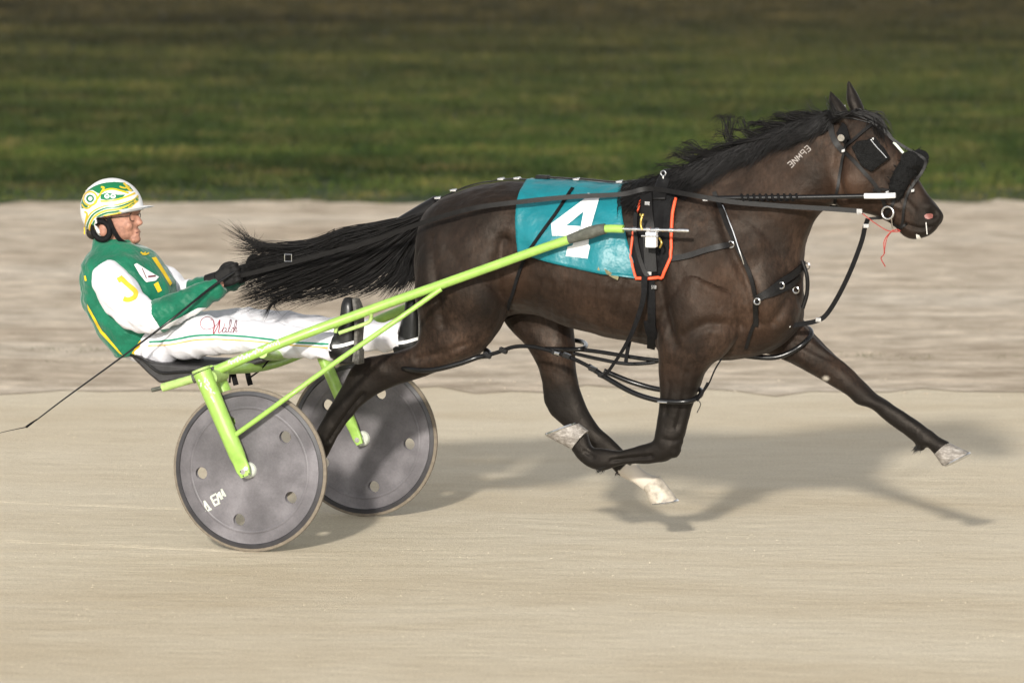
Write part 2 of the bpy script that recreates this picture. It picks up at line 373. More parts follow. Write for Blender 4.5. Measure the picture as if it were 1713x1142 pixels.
def tri_mesh(name, v, f, mat, kind='stuff', label=None, cat=None):
    me = bpy.data.meshes.new(name); me.from_pydata(v.tolist(), [], f.tolist()); o = obj(name, me, mat, smooth=False)
    o['kind'] = kind
    if label: o['label'] = label; o['category'] = cat
    return o
def blades(x, y, h, w):
    n = len(x); a = RNG.uniform(0, 2*np.pi, n); lx, ly = RNG.normal(0, .45, n)*h, RNG.normal(0, .45, n)*h
    b = np.stack([x, y, np.full(n, -.012)], 1); d = np.stack([np.cos(a), np.sin(a), 0*a], 1)*w[:, None]
    v = np.stack([b-d, b+d, b+np.stack([lx, ly, h], 1)], 1).reshape(-1, 3); return v, np.arange(3*n).reshape(-1, 3)
n = 420000
yy = Y_GRASS-2.2+(RNG.random(n)**1.25)*62; xx = RNG.uniform(-1, 1, n)*(28+yy)*.14
dens = np.array([noise.noise((a*.3, b*.25, 5)) for a, b in zip(xx[::50], yy[::50])]).repeat(50)[:n]
edge = np.clip((yy-Y_GRASS+1.0+.9*RNG.normal(0, 1, n))/5.5, 0.02, 1); keep = RNG.random(n) < edge
xx, yy = xx[keep], yy[keep]
hh = RNG.uniform(.025, .075, len(xx))*np.clip((yy-Y_GRASS+2.2)/5, .25, 1)
v, f = blades(xx, yy, hh, RNG.uniform(.006, .014, len(xx)))
tri_mesh('infield_grass', v, f, 'grass', label='short rough grass of the dark infield behind the track', cat='grass')
# weeds that have crept into the loose lane, in streaks along the track
xs, ys = [], []
for px, py, ln, k in [(1045, 600, 55, 150), (1165, 602, 40, 90), (1540, 598, 40, 120), (1450, 596, 50, 160), (1690, 596, 40, 100), (150, 586, 70, 160), (60, 584, 50, 80), (100, 605, 60, 60), (140, 446, 60, 60), (1180, 470, 50, 40), (1600, 480, 60, 50)]:
    d = V.to_3x3() @ raydir(px, py); o_ = Vector((0, -CAM_D, CAM_H)); g = o_+d*(-o_.z/d.z); sp = ln*(g.y+28)/F
    xs.append(RNG.normal(g.x, sp*.5, k)); ys.append(RNG.normal(g.y, .10, k))
xs = np.concatenate(xs); ys = np.concatenate(ys)
v, f = blades(xs, ys, RNG.uniform(.01, .028, len(xs)), RNG.uniform(.004, .009, len(xs)))
tri_mesh('lane_weeds', v, f, 'grass', label='sparse low weeds growing in the loose sand lane', cat='weeds')
# crumbs and clods of sand
def clods(name, n, y0, y1, s0, s1, mat, label, cl=0):
    y = RNG.uniform(y0, y1, n); x = RNG.uniform(-1, 1, n)*(28+y)*.09
    if cl:
        k = RNG.random(n) < .5; c = RNG.integers(0, cl, n); cx, cy = RNG.uniform(-3, 3, cl), RNG.uniform(y0, y1, cl)
        x[k] = (cx[c]+RNG.normal(0, .30, n))[k]; y[k] = np.clip((cy[c]+RNG.normal(0, .12, n))[k], y0, y1)
    s = s0+(s1-s0)*RNG.random(n)**4
    base = np.array([(-1, -.8, -.2), (1, -.7, -.2), (.8, .9, -.2), (-.9, .8, -.2), (-.4, -.2, .28), (.5, -.1, .3), (.3, .4, .26)]); fc = np.array([(0, 1, 5), (0, 5, 4), (1, 2, 6), (1, 6, 5), (2, 3, 6), (3, 0, 4), (3, 4, 6), (4, 5, 6)])
    v = base[None]*s[:, None, None]*RNG.uniform(.6, 1.3, (n, 7, 3)); a = RNG.uniform(0, 6.28, n); ca, sa = np.cos(a)[:, None], np.sin(a)[:, None]
    v = np.stack([v[..., 0]*ca-v[..., 1]*sa+x[:, None], v[..., 0]*sa+v[..., 1]*ca+y[:, None], v[..., 2]+.003], 2)
    tri_mesh(name, v.reshape(-1, 3), (fc[None]+7*np.arange(n)[:, None, None]).reshape(-1, 3), mat, label=label, cat='sand')
clods('sand_crumbs', 3000, -6.5, Y_LANE, .001, .0045, 'sand', 'small crumbs of sand scattered on the packed track', 24)
clods('sand_clods', 3500, Y_LANE-.3, Y_GRASS+.3, .003, .017, 'sand_loose', 'loose clods of sand in the rough lane beyond', 30)

# wheel ruts trailing behind the cart and hoof prints: low ridges of pushed-up sand
for sy in (-.68, .68):
    rows = []
    for i, x in enumerate(np.linspace(-4.6, -.02, 150)):
        a = noise.noise((x*9, sy, 0)); b = noise.noise((x*9, sy, 7)); rows.append([V @ Vector((x, sy+o, z)) for o, z in ((-.040+.006*b, -.001), (-.024, .003+.003*a), (-.014, .0012), (.014, .0012), (.024, .003+.003*b), (.042+.006*a, -.001))])
    m_ = MB(); m_.add([p for q_ in rows for p in q_], [(6*i+j, 6*i+j+1, 6*i+j+7, 6*i+j+6) for i in range(len(rows)-1) for j in range(5)]); o_ = m_.build('wheel_rut', 'sand'); o_['kind'] = 'structure'

# ------------------------------------------------------------------ horse
hb = MB()
trunk = [((712, 356), (706, 430), .07), ((722, 345), (708, 480), .15), ((748, 328), (732, 535), .215), ((795, 311), (795, 566), .26), ((845, 303), (845, 530), .275), ((900, 304), (902, 526), .285),
         ((965, 308), (965, 549), .295), ((1040, 312), (1040, 567), .29), ((1095, 308), (1105, 580), .265), ((1145, 300), (1165, 598), .24), ((1195, 300), (1225, 602), .215), ((1245, 315), (1280, 592), .19), ((1285, 345), (1315, 572), .165), ((1318, 400), (1332, 545), .12), ((1334, 440), (1341, 520), .06)]
hb.loft([sec(a, b, w) for a, b, w in trunk], 5, 36, 2.25)
neck = [((1075, 312), (1270, 585), .17), ((1125, 296), (1325, 545), .165), ((1180, 274), (1342, 495), .15), ((1235, 252), (1343, 440), .125), ((1290, 229), (1350, 398), .105), ((1340, 210), (1368, 362), .092), ((1385, 196), (1390, 343), .086), ((1425, 190), (1408, 342), .085)]
hb.loft([sec(a, b, w) for a, b, w in neck], 5, 30, 2.15)
head = [((1408, 196), (1388, 318), .06), ((1428, 188), (1394, 338), .085), ((1455, 196), (1408, 349), .102), ((1480, 214), (1436, 355), .104), ((1500, 240), (1462, 361), .082), ((1519, 270), (1482, 369), .064), ((1538, 303), (1499, 381), .056), ((1556, 331), (1514, 396), .054), ((1570, 349), (1532, 400), .052), ((1577, 360), (1552, 394), .042), ((1575, 370), (1564, 385), .022)]
hb.loft([sec(a, b, w) for a, b, w in head], 5, 28, 2.4)
LEGS = dict(
 nf=(-.155, [((1240, 500), (1115, 440), .07), ((1235, 555), (1105, 510), .09), ((1215, 590), (1100, 565), .088), ((1186, 615), (1103, 608), .072), ((1168, 650), (1105, 648), .06), ((1156, 690), (1102, 688), .05), ((1146, 722), (1098, 720), .045), ((1139, 748), (1094, 736), .045), ((1120, 768), (1085, 741), .041), ((1092, 774), (1075, 744), .036), ((1062, 776), (1058, 748), .031), ((1032, 780), (1034, 752), .031), ((1008, 786), (1014, 750), .037), ((984, 780), (992, 748), .034), ((968, 768), (986, 736), .033), ((956, 752), (983, 722), .036)]),
 ff=(.135, [((1300, 470), (1180, 520), .07), ((1335, 530), (1235, 578), .088), ((1354, 552), (1288, 593), .074), ((1387, 587), (1335, 613), .062), ((1427, 620), (1380, 639), .052), ((1452, 645), (1416, 660), .049), ((1468, 660), (1434, 675), .047), ((1483, 670), (1455, 682), .043), ((1500, 681), (1477, 700), .034), ((1521, 695), (1502, 719), .032), ((1543, 709), (1525, 737), .034), ((1557, 720), (1538, 749), .037), ((1571, 731), (1552, 748), .032), ((1590, 740), (1566, 762), .036)]),
 nh=(-.165, [((728, 372), (840, 400), .05), ((702, 425), (850, 450), .09), ((695, 470), (850, 500), .108), ((698, 512), (840, 534), .110), ((704, 545), (826, 562), .098), ((697, 573), (802, 592), .082), ((672, 585), (757, 612), .062), ((640, 592), (705, 632), .050), ((610, 598), (665, 644), .046), ((590, 612), (630, 660), .044), ((575, 640), (606, 677), .037), ((552, 680), (581, 706), .033), ((530, 720), (558, 742), .032), ((514, 744), (545, 766), .037), ((496, 768), (521, 789), .032), ((480, 786), (507, 808), .037)]),
 fh=(.150, [((800, 450), (940, 450), .08), ((830, 500), (960, 500), .1), ((852, 545), (959, 545), .092), ((880, 575), (961, 578), .08), ((899, 610), (963, 612), .064), ((908, 645), (967, 643), .050), ((912, 674), (977, 668), .046), ((923, 694), (987, 691), .044), ((946, 714), (1002, 714), .039), ((980, 744), (1026, 735), .033), ((1012, 770), (1047, 757), .032), ((1034, 794), (1062, 773), .037), ((1058, 806), (1083, 791), .031), ((1079, 820), (1106, 798), .037)]))
for k, (y, ss) in LEGS.items():
    m = len(ss)
    # upper ends of the legs sit against the trunk and come a little inwards further down
    hb.loft([sec(a, b, w, y*(1.06 if i < 3 else .95)) for i, (a, b, w) in enumerate(ss)], 5, 22, 2.1)
# elbow, point of hock, accessory knobs of the joints
for px, py, y, r in [(1112, 574, -.15, .045), (606, 608, -.157, .026), (921, 672, .143, .026), (1000, 772, -.147, .026), (1540, 745, .128, .024), (1126, 752, -.147, .036), (1118, 738, -.147, .037), (1449, 663, .128, .036), (1008, 770, -.147, .032), (1547, 733, .128, .031), (1048, 781, .143, .031), (530, 753, -.157, .031)]:
    hb.ell(U(px, py, y), (r, 0, 0), (0, r*.9, 0), (0, 0, r))
# ears
for (tx_, ty_), (bx, by), (cx_, cy_), y in [((1389, 153), (1399, 190), (1424, 196), -.055), ((1419, 134), (1424, 184), (1447, 190), .055)]:
    A, B_, T_ = np.array(U(bx, by+6, y)), np.array(U(cx_, cy_+4, y)), np.array(U(tx_, ty_, y*1.05)); C = (A+B_)/2
    ss = []
    for t, k in ((-.3, .8), (0, 1.0), (.3, 1.12), (.6, .82), (.85, .42), (1, .1)):
        ss.append((C+(T_-C)*t, (B_-A)/2*k, np.array([0, .028*k, 0])))
    hb.loft(ss, 4, 14, 2)
hme = remesh(hb, .0075, 7, .55)
# muscles: gentle swellings and grooves of the surface
co = coords(hme); nr = normals(hme)
def blob(px, py, rx, rz, amp, rot=0, side=-1, y=-.2):
    c = U(px, py, y); dx, dz = co[:, 0]-c.x, co[:, 2]-c.z; r = math.radians(rot); a = dx*math.cos(r)+dz*math.sin(r); b = -dx*math.sin(r)+dz*math.cos(r)
    w = np.exp(-(a/rx)**2-(b/rz)**2)*amp
    w *= np.clip(np.abs(nr[:, 1])*1.6, 0, 1)
    if side: w = np.where(co[:, 1]*side > 0, w, 0)
    return w
def groove(pxs, rad, amp, side=-1, y=-.2):
    P = np.array([[*U(a, b, y)] for a, b in catmull(pxs, 24)])[:, [0, 2]]; q = co[:, [0, 2]]; d = np.full(len(co), 9.)
    for p in P: d = np.minimum(d, np.hypot(*(q-p).T))
    w = np.exp(-(d/rad)**2)*amp*np.clip(np.abs(nr[:, 1])*1.6, 0, 1)
    return np.where(co[:, 1]*side > 0, w, 0) if side else w
D = np.zeros(len(co))
for a in [(1165, 500, .13, .16, .022, 15, 0), (1205, 420, .08, .19, .014, 20, 0), (1270, 500, .08, .10, .022, 0, 0), (1310, 545, .06, .05, .012, 0, 0), (800, 480, .12, .16, .026, 10, 0), (728, 450, .06, .17, .014, 0, 0), (868, 420, .09, .10, -.020, 0, 0),
          (830, 345, .12, .05, .010, 0, 0), (1290, 340, .16, .09, .016, 35, 0), (1245, 420, .14, .05, .012, 50, 0), (1000, 480, .22, .10, .012, 0, 0), (760, 580, .06, .05, .010, 0, -1), (1150, 625, .04, .08, .010, 0, -1), (1345, 590, .08, .03, .008, -35, 1)]: D += blob(*a[:5], a[5], a[6])
for g in [([(1112, 360), (1108, 440), (1118, 520), (1135, 575)], .030, -.016, 0), ([(1195, 345), (1225, 420), (1255, 490), (1262, 540)], .022, -.012, 0), ([(1150, 560), (1190, 540), (1235, 545)], .024, -.010, 0), ([(725, 400), (742, 470), (750, 540)], .024, -.010, 0),
          ([(846, 520), (838, 470), (850, 400)], .028, -.014, 0), ([(1378, 352), (1345, 430), (1310, 500), (1285, 540)], .020, -.012, 0), ([(1400, 335), (1392, 290), (1400, 240)], .020, -.016, 0), ([(780, 575), (740, 590), (700, 600)], .014, -.007, -1),
          ([(1088, 764), (1055, 767), (1020, 771)], .007, -.012, -1), ([(1488, 696), (1508, 708), (1532, 727)], .007, -.012, 1), ([(958, 704), (990, 730), (1032, 766)], .008, -.012, 1), ([(607, 660), (585, 684), (548, 738)], .008, -.012, -1), ([(1108, 735), (1125, 738), (1140, 735)], .007, -.005, -1), ([(1445, 652), (1455, 668), (1450, 678)], .007, -.005, 1), ([(935, 660), (955, 672), (965, 690)], .009, -.006, 1), ([(975, 755), (990, 765)], .008, -.006, -1),
          ([(1150, 620), (1140, 680), (1130, 715)], .012, -.006, -1), ([(1120, 640), (1112, 690)], .012, -.005, -1), ([(1300, 580), (1370, 618), (1430, 655)], .012, -.006, 1), ([(940, 600), (938, 640), (945, 680)], .014, -.007, 1)]: D += groove(*g[:4])
y_head = -.09
for a in [(1420, 312, .075, .075, .014, 0, 0, y_head), (1448, 240, .035, .025, .010, 0, 0, y_head), (1560, 358, .018, .014, -.018, -30, 0, -.05), (1550, 345, .03, .018, .006, 0, 0, -.05), (1500, 300, .05, .025, -.006, -50, 0, -.06)]: D += blob(*a)
for g in [([(1430, 330), (1470, 335), (1500, 350)], .010, .006, 0, y_head), ([(1564, 380), (1540, 382), (1515, 376)], .007, -.010, 0, -.05), ([(1480, 290), (1510, 330), (1530, 350)], .010, -.004, 0, -.06)]: D += groove(*g)
for i in range(7):                                                # ribs just showing behind the girth
    x = 905+i*24; D += groove([(x+8, 470), (x-4, 510), (x-18, 540)], .012, -.0035, 0)
D += np.array([noise.noise(Vector(c)*9)*.0035+noise.noise(Vector(c)*22)*.0016 for c in co])
co = co+nr*np.clip(D*1.35, -.03, .035)[:, None]; set_coords(hme, co); smooth_mesh(hme, 2, .4)
co = coords(hme); pp = proj(co); X, Y, Z = co.T
# coat tones: markings, plus some body shade painted into dark
pt = np.clip((.80-Z)/.16, 0, 1)                                       # black lower legs
pt = np.maximum(pt, np.clip((pp[:, 0]-1520)/28, 0, 1)*(Z > 1.2)*.75)  # dark muzzle
pt = np.maximum(pt, .95*((pp[:, 1] < 200) & (pp[:, 0] > 1370)))        # ears
pt = np.maximum(pt, np.exp(-((pp[:, 0]-1470)/40)**2-((pp[:, 1]-215)/26)**2)*.8)
tan = np.zeros(len(co))
for a, b, r, s in [(1420, 310, 38, .28), (1400, 275, 22, .22), (1520, 285, 20, .25), (1545, 325, 16, .22), (1300, 330, 70, .10), (1200, 490, 70, .16), (1000, 480, 90, .10), (1270, 540, 40, .14), (770, 420, 50, .05), (860, 470, 35, .18), (1120, 640, 40, .10)]:
    tan = np.maximum(tan, s*np.exp(-((pp[:, 0]-a)/r)**2-((pp[:, 1]-b)/r)**2))
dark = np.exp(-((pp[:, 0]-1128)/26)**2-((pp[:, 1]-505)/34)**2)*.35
dark = np.maximum(dark, np.clip((880-pp[:, 0])/120, 0, 1)*np.clip((540-pp[:, 1])/120, 0, 1)*.55*(Z > .7))   # darker quarters and topline: part coat colour, part shade painted in
dark = np.maximum(dark, np.clip((400-pp[:, 1])/80, 0, 1)*(pp[:, 0] < 1100)*.4)  # upper barrel darker: coat tone and painted shade together
fhm = (Y > .08) & (Z < .36) & (X > 1.25) & (X < 1.75) & (pp[:, 0]*.82+pp[:, 1]*.57 > 1040*.82+787*.57+(np.array([noise.noise(Vector(c)*40) for c in co])*14))
wh = fhm.astype(float)
wh = np.maximum(wh, np.clip(1.5-1.3*np.hypot((pp[:, 0]-1381)/6.5, (pp[:, 1]-633)/5), 0, 1)*(Y > .05)*.7)
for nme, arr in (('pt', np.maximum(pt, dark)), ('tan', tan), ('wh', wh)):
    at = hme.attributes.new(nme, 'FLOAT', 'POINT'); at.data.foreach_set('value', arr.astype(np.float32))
HBVH = bvh_of(hme)
hbase = U(960, 900, 0); hbase.z = 0
horse = thing('horse', 'dark bay racing horse pacing at full stretch in front of the cart', 'horse', hbase)
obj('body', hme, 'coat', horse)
def hoof(cor, sole_heel, sole_toe, y, w, shoe=True, mat='hoof'):                  # coronet pixels (heel, toe) and ground-surface pixels
    A, B_ = (np.array(U(p[0], p[1], y)) for p in cor); C, D_ = (np.array(U(p[0], p[1], y)) for p in (sole_heel, sole_toe)); mb = MB()
    def s(t): c0, c1 = A+(C-A)*t, B_+(D_-B_)*t; return ((c0+c1)/2, (c1-c0)/2, np.array([0, w*(.86+.2*t), 0]))
    mb.loft([s(t) for t in (-.12, .0, .12, .5, .9, 1.0)], 3, 24, 2.3); o = mb.build('hoof', mat, horse)
    if shoe:
        ax = (D_-C)/2; cc = (C+D_)/2; dn = ((C+D_)-(A+B_)); dn /= np.linalg.norm(dn)
        P = [cc+ax*math.cos(q)*.93+np.array([0, w*.98*math.sin(q), 0])+dn*.004 for q in np.linspace(-2.5, 2.5, 26)]
        sh = MB().tube(P, .0075, 6, flat=.8).build('shoe', 'steel', o)
    return o
hoof(((982, 719), (953, 749)), (967, 708), (914, 728), -.147, .047)
hoof(((1566, 762), (1590, 742)), (1578, 779), (1622, 757), .128, .052)
hoof(((480, 786), (507, 808)), (447, 796), (472, 838), -.157, .052)
hoof(((1079, 818), (1106, 800)), (1090, 841), (1133, 836), .143, .052, mat='hoof_white')
# nostril and lip
_n = MB(); px_poly(_n, HBVH, [(1546, 361), (1549, 358), (1556, 357), (1561, 359), (1560, 365), (1553, 367), (1548, 365)], .0025, 4); _n.build('nostril', 'pink', horse)
_n = MB(); px_poly(_n, HBVH, [(1533, 391), (1538, 393), (1541, 398), (1537, 400), (1533, 398)], .003, 4); _n.tube([U(1549, 372, -.055), U(1550, 382, -.058), U(1551, 392, -.056)], .002, 6); _n.build('foam', 'foam', horse)
_e = MB(); l, n_ = hit(HBVH, 1451, 247); _e.ell(l-n_*.008, (.018, 0, 0), (0, .014, 0), (0, 0, .014)); _e.build('eye', 'plastic_black', horse)

# mane, forelock, tail
crest = np.array([(1418, 190), (1385, 196), (1340, 209), (1290, 227), (1235, 250), (1180, 272), (1125, 294), (1075, 309), (1035, 312)], float); crestc = catmull(crest, 12)
def crest_at(s): i = np.clip(s, 0, 1)*(len(crestc)-1); k = int(min(i, len(crestc)-2)); return crestc[k]+(crestc[k+1]-crestc[k])*(i-k)
def lay(pxs, lift, yfree):
    out = []
    for q in pxs:
        l, n = hit(HBVH, *q)
        if l is not None: out.append(np.array(l+n*lift))
        else: out.append(np.array(U(q[0], q[1], yfree)))
    out = np.array(out); out[1:-1, 1] = (out[:-2, 1]+out[1:-1, 1]+out[2:, 1])/3; return out
mn = MB()
for c_i in range(190):                                                # locks
    s0 = random.random()**1.1*.86; L0 = random.uniform(.10, .34)*(1 if s0 < .7 else .7); dn0 = max(-24, min(26 if s0 < .42 else 46, random.gauss(13 if s0 < .4 else 24, 22))); w0 = random.uniform(0, 6.28); am0 = random.uniform(2, 9); y0_ = random.uniform(-.05, .03)
    if random.random() < .07 and .12 < s0 < .75: dn0 = -random.uniform(20, 45)
    for i in range(18):
        s = s0+random.gauss(0, .006); L = L0*random.uniform(.8, 1.1); dn = dn0+random.gauss(0, 5); T_ = np.linspace(0, 1, 11); am = am0*random.uniform(.7, 1.3)
        P = [crest_at(s+L*t)+np.array([0, random.uniform(-.8, .8)+dn*t**1.3+am*math.sin(w0+7*t)*t+2]) for t in T_]
        hair(mn, lay(P, random.uniform(.004, .03), y0_+random.gauss(0, .008)), random.uniform(.0011, .0024))
for i in range(150):                                                   # wind-blown tufts standing off the crest
    bx, by = random.choice([((1228, 250), (1208, 196)), ((1222, 246), (1222, 194)), ((1262, 236), (1240, 203)), ((1300, 222), (1268, 202)), ((1175, 272), (1128, 258)), ((1345, 206), (1300, 194)), ((1375, 198), (1325, 188)), ((1150, 285), (1110, 275)), ((1320, 214), (1262, 206)), ((1285, 228), (1232, 216)), ((1200, 262), (1150, 240)), ((1250, 242), (1205, 222))])
    g = lambda k: random.gauss(0, k)
    P = catmull([(bx[0]+g(5), bx[1]+g(2)), (bx[0]*.7+by[0]*.3+g(4)-4, bx[1]*.6+by[1]*.4+g(3)), (by[0]+g(5), by[1]+g(3)), (by[0]-14+g(8), by[1]+8+g(5))], 5)
    yy_ = random.uniform(-.05, .03); hair(mn, [U(q[0], q[1], yy_) for q in P], random.uniform(.001, .0022))
mn.build('mane', 'hair', horse)
fl = MB()
for i in range(110):
    a = (1436+random.gauss(0, 9), 190+random.gauss(0, 3)); e = (1474+random.gauss(0, 10), 222+random.gauss(0, 10))
    P = catmull([a, (a[0]*.5+e[0]*.5+8+random.gauss(0, 4), a[1]*.5+e[1]*.5-5+random.gauss(0, 3)), e], 6); hair(fl, lay(P, random.uniform(.004, .02), random.uniform(-.04, .04)), .0022)
fl.build('forelock', 'hair', horse)
tl = MB()
tl.tube(pts3([(735, 345), (712, 356), (680, 372), (645, 388), (610, 402)], 6), [.05, .045, .038, .026, .012], 12)
TG = [[(716, 350), (655, 371), (590, 382), (525, 406), (455, 411), (405, 400), (374, 378)], [(716, 353), (650, 376), (580, 390), (515, 416), (455, 428), (415, 440), (395, 452)], [(714, 358), (645, 390), (565, 416), (490, 438), (430, 456), (395, 478)],
      [(712, 363), (642, 402), (560, 436), (480, 466), (425, 486), (388, 500)], [(710, 368), (645, 415), (570, 455), (490, 488), (430, 508), (384, 522)], [(709, 372), (655, 428), (600, 468), (535, 494), (470, 508), (446, 532)],
      [(707, 376), (672, 424), (648, 462), (612, 486), (560, 498)], [(705, 380), (690, 424), (676, 456), (650, 478), (636, 494)], [(702, 384), (700, 424), (694, 458), (680, 482), (668, 496)]]
TGc = [catmull(catmull(g, 6)[np.linspace(0, 6*(len(g)-1), 9).astype(int)], 2) for g in TG]
wts = np.array([.9, 1.7, 1.7, 1.2, .55, .45, .75, .9])
for i in range(3300):
    k = random.choices(range(8), wts)[0]; t = random.random(); g = TGc[k]*(1-t)+TGc[k+1]*t
    end = random.uniform(.30, 1.0)**.8 if k > 2 else random.uniform(.36, 1.0)**.8; m = int(len(g)*end); g = g[:max(m, 6)]
    u = np.linspace(0, 1, len(g))[:, None]; wv = random.uniform(0, 6.28)
    g = g+np.concatenate([0*u, 3.5*np.sin(wv+6*u)*u], 1)+np.array([[random.gauss(0, 8), random.gauss(0, 6)]])*u**1.5
    y0, y1 = random.gauss(0, .018), random.gauss(0, .055); hair(tl, [U(q[0], q[1], y0+(y1-y0)*a[0]) for q, a in zip(g, u)], random.uniform(.0011, .0024))
for i in range(90):                                                   # wisps
    e = random.choice([(378, 380), (402, 382), (420, 392), (386, 372), (440, 532), (470, 520)]); y1 = random.gauss(0, .03)
    P = catmull([(560, 395+random.gauss(0, 5)), (490, 416+random.gauss(0, 5)), (430, 411+random.gauss(0, 5)), (e[0]+random.gauss(0, 9), e[1]+random.gauss(0, 5))] if e[1] < 450 else [(560, 470), (500, 485), (460, 503+random.gauss(0, 3)), (e[0]+random.gauss(0, 4), e[1]+random.gauss(0, 5))], 6)
    hair(tl, [U(q[0], q[1], y1) for q in P], .0016)
tl.build('tail', 'hair', horse)
for (fx, fy), (ex, ey), y_ in (((1008, 782), (1000, 790), -.147), ((1539, 744), (1530, 756), .128), ((1040, 786), (1033, 793), .143), ((520, 758), (508, 762), -.157)):
    ft = MB()
    for i in range(36):
        a = (fx+random.gauss(0, 4), fy+random.gauss(0, 3)); e = (ex+random.gauss(0, 4), ey+random.gauss(0, 3)); yy_ = y_+random.gauss(0, .012)
        hair(ft, [U(a[0], a[1], yy_), U((a[0]+e[0])/2+random.gauss(0, 1), (a[1]+e[1])/2, yy_), U(e[0], e[1], yy_)], .0014)
    ft.build('fetlock_hair', 'hair', horse)
bk = MB()                                                             # freeze mark on the neck
bo, bd, bu = np.array([1321., 278.]), np.array([.735, -.68]), np.array([-.68, -.735])
GL = {'3': [[(0, 1), (.8, 1), (.8, 0), (0, 0)], [(.1, .5), (.8, .5)]], 'N': [[(0, 0), (0, 1), (.8, 0), (.8, 1)]], 'M': [[(0, 0), (0, 1), (.4, .3), (.8, 1), (.8, 0)]], '9': [[(.8, .5), (0, .5), (0, 1), (.8, 1), (.8, 0)]]}
for i, ch in enumerate('3NM93'):
    for st in GL[ch]:
        for a, b in zip(st[:-1], st[1:]): px_stroke(bk, HBVH, [bo+bd*(i*9.6+q[0]*8)+bu*(q[1]*9.5-4) for q in (a, b)], 1.5, .0012, 3)
bk.build('freeze_mark', 'white_marking', horse, label='pale freeze brand characters on the neck')

# ------------------------------------------------------------------ saddle cloth with its number
XA, XB = U(866, 430, -.29).x, U(1062, 460, -.29).x
ZAX = U(960, 440, 0).z
def body_pt(x, th, off):                        # trunk surface at station x, th = 0 over the spine, negative towards the camera
    d = Vector((0, math.sin(th), math.cos(th))); o_ = Vector((x, 0, ZAX))+d*.8
    r = HBVH.ray_cast(o_, -d)
    return (r[0]+r[1]*off) if r[0] is not None else Vector((x, 0, ZAX))+d*.28
def cloth_patch(nu=40, nv=72):
    rows = []
    for i in range(nu+1):
        u = i/nu; row = []
        for j in range(nv+1):
            s = j/nv*2-1; lean = abs(s)                              # front and rear edges slant: the cloth is wider at its hem
            xt = U(888+(1044-888)*u, 312, 0).x; xb = U(862+(1066-862)*u, 418+44*u+10*math.sin(u*3.1), -.30).x
            x = xt+(xb-xt)*lean**1.1; lo = U(862+(1066-862)*u, 421+45*u+6*math.sin(u*3.1), -.30)
            thm = math.atan2(.30, lo.z-ZAX); th = s*thm
            wr = .009*noise.noise((x*7, s*3.2, 1))*(lean+.2)+.015*max(0, math.sin(u*16+lean*3))*lean**2*max(0, u-.35)*1.6+.007*abs(noise.noise((x*12, s*6, 4)))
            row.append(body_pt(x, th, .014+max(-.004, wr)))
        rows.append(row)
    mb = MB(); n1 = nv+1
    mb.add([p for r in rows for p in r], [(i*n1+j, (i+1)*n1+j, (i+1)*n1+j+1, i*n1+j+1) for i in range(nu) for j in range(nv)]); return mb
cbase = body_pt((XA+XB)/2, 0, .01)
cloth = thing('saddle_cloth', 'teal race number cloth lying over the horse back, white 4', 'saddle cloth', cbase)
cme = cloth_patch().mesh('cloth'); CBVH = bvh_of(cme)
co_ = obj('cloth', cme, 'teal', cloth); md = co_.modifiers.new('s', 'SOLIDIFY'); md.thickness = .003
nm = MB()
q = lambda x, y: (830+x/4.894, 270+y/4.894)
for poly in ([(752, 266), (852, 282), (838, 330), (772, 560), (690, 560), (738, 305)], [(738, 300), (760, 310), (722, 410), (700, 410), (575, 528), (690, 532), (672, 610), (460, 610), (452, 512)], [(660, 608), (766, 615), (760, 680), (772, 696), (752, 796), (570, 775), (586, 700), (625, 690)]):
    px_poly(nm, CBVH, [q(*p) for p in poly], .004, 4)
nm.build('numeral', 'white_print', cloth, label='white number 4')
tb_ = MB(); sstrap(tb_, HBVH, [(1002, 449), (1014, 453), (1026, 461), (1036, 465)], .015, .020, .004, 5, -.3); tb_.build('tie_tab', 'tan_tab', cloth)
hm = MB(); sstrap(hm, CBVH, [(868, 430), (960, 450), (1062, 464)], .007, .004, .002); hm.build('hem', 'teal', cloth)

# ------------------------------------------------------------------ harness saddle, girth and back strap
sx0 = U(1088, 400, -.29).x
saddle = thing('harness_saddle', 'black harness saddle with orange piping behind the withers', 'harness', body_pt(sx0, 0, .01))
pd = MB(); nu, nv = 8, 40
rows = []
for i in range(nu+1):
    row = []
    for j in range(nv+1):
        s = j/nv*2-1; u = i/nu; wd = (.070+.02*abs(s))*(1-.35*max(0, abs(s)-.8)/.2); lo = U(1090, 468, -.3); thm = math.atan2(.30, lo.z-ZAX)
        row.append(body_pt(sx0+(u-.5)*2*wd-.01*abs(s), s*thm, .016+.012*math.sin(math.pi*u)))
    rows.append(row)
n1 = nv+1; pd.add([p for r in rows for p in r], [(i*n1+j, (i+1)*n1+j, (i+1)*n1+j+1, i*n1+j+1) for i in range(nu) for j in range(nv)])
po = pd.build('pad', 'nylon', saddle); po.modifiers.new('s', 'SOLIDIFY').thickness = .006
PBVH = bvh_of(po.data)
for e, i in ((0, 0), (1, nu)):
    for rg in (range(0, 15), range(nv-14, nv+1)): MB().tube(np.array([tuple(rows[i][j]) for j in rg]), .0075 if i else .006, 8).build('piping', 'orange', saddle)
pp_ = np.array([tuple(rows[i][0]+Vector((0, -.002, -.001))) for i in range(nu+1)]); MB().tube(pp_, .0075, 8).build('piping', 'orange', saddle)
def both(bvh_list, px, off):
    for b in bvh_list:
        l, n = hit(b, *px)
        if l is not None: return l+n*off
    return U(px[0], px[1], -.3)
tr = MB(); rr = [body_pt(sx0+.005, t, .030) for t in np.linspace(-.55, .55, 16)]; 
tr.strap(rr, [(p-Vector((p.x, 0, ZAX))).normalized() for p in rr], .06, .012); tr.build('tree', 'leather', saddle, bevel=.004)
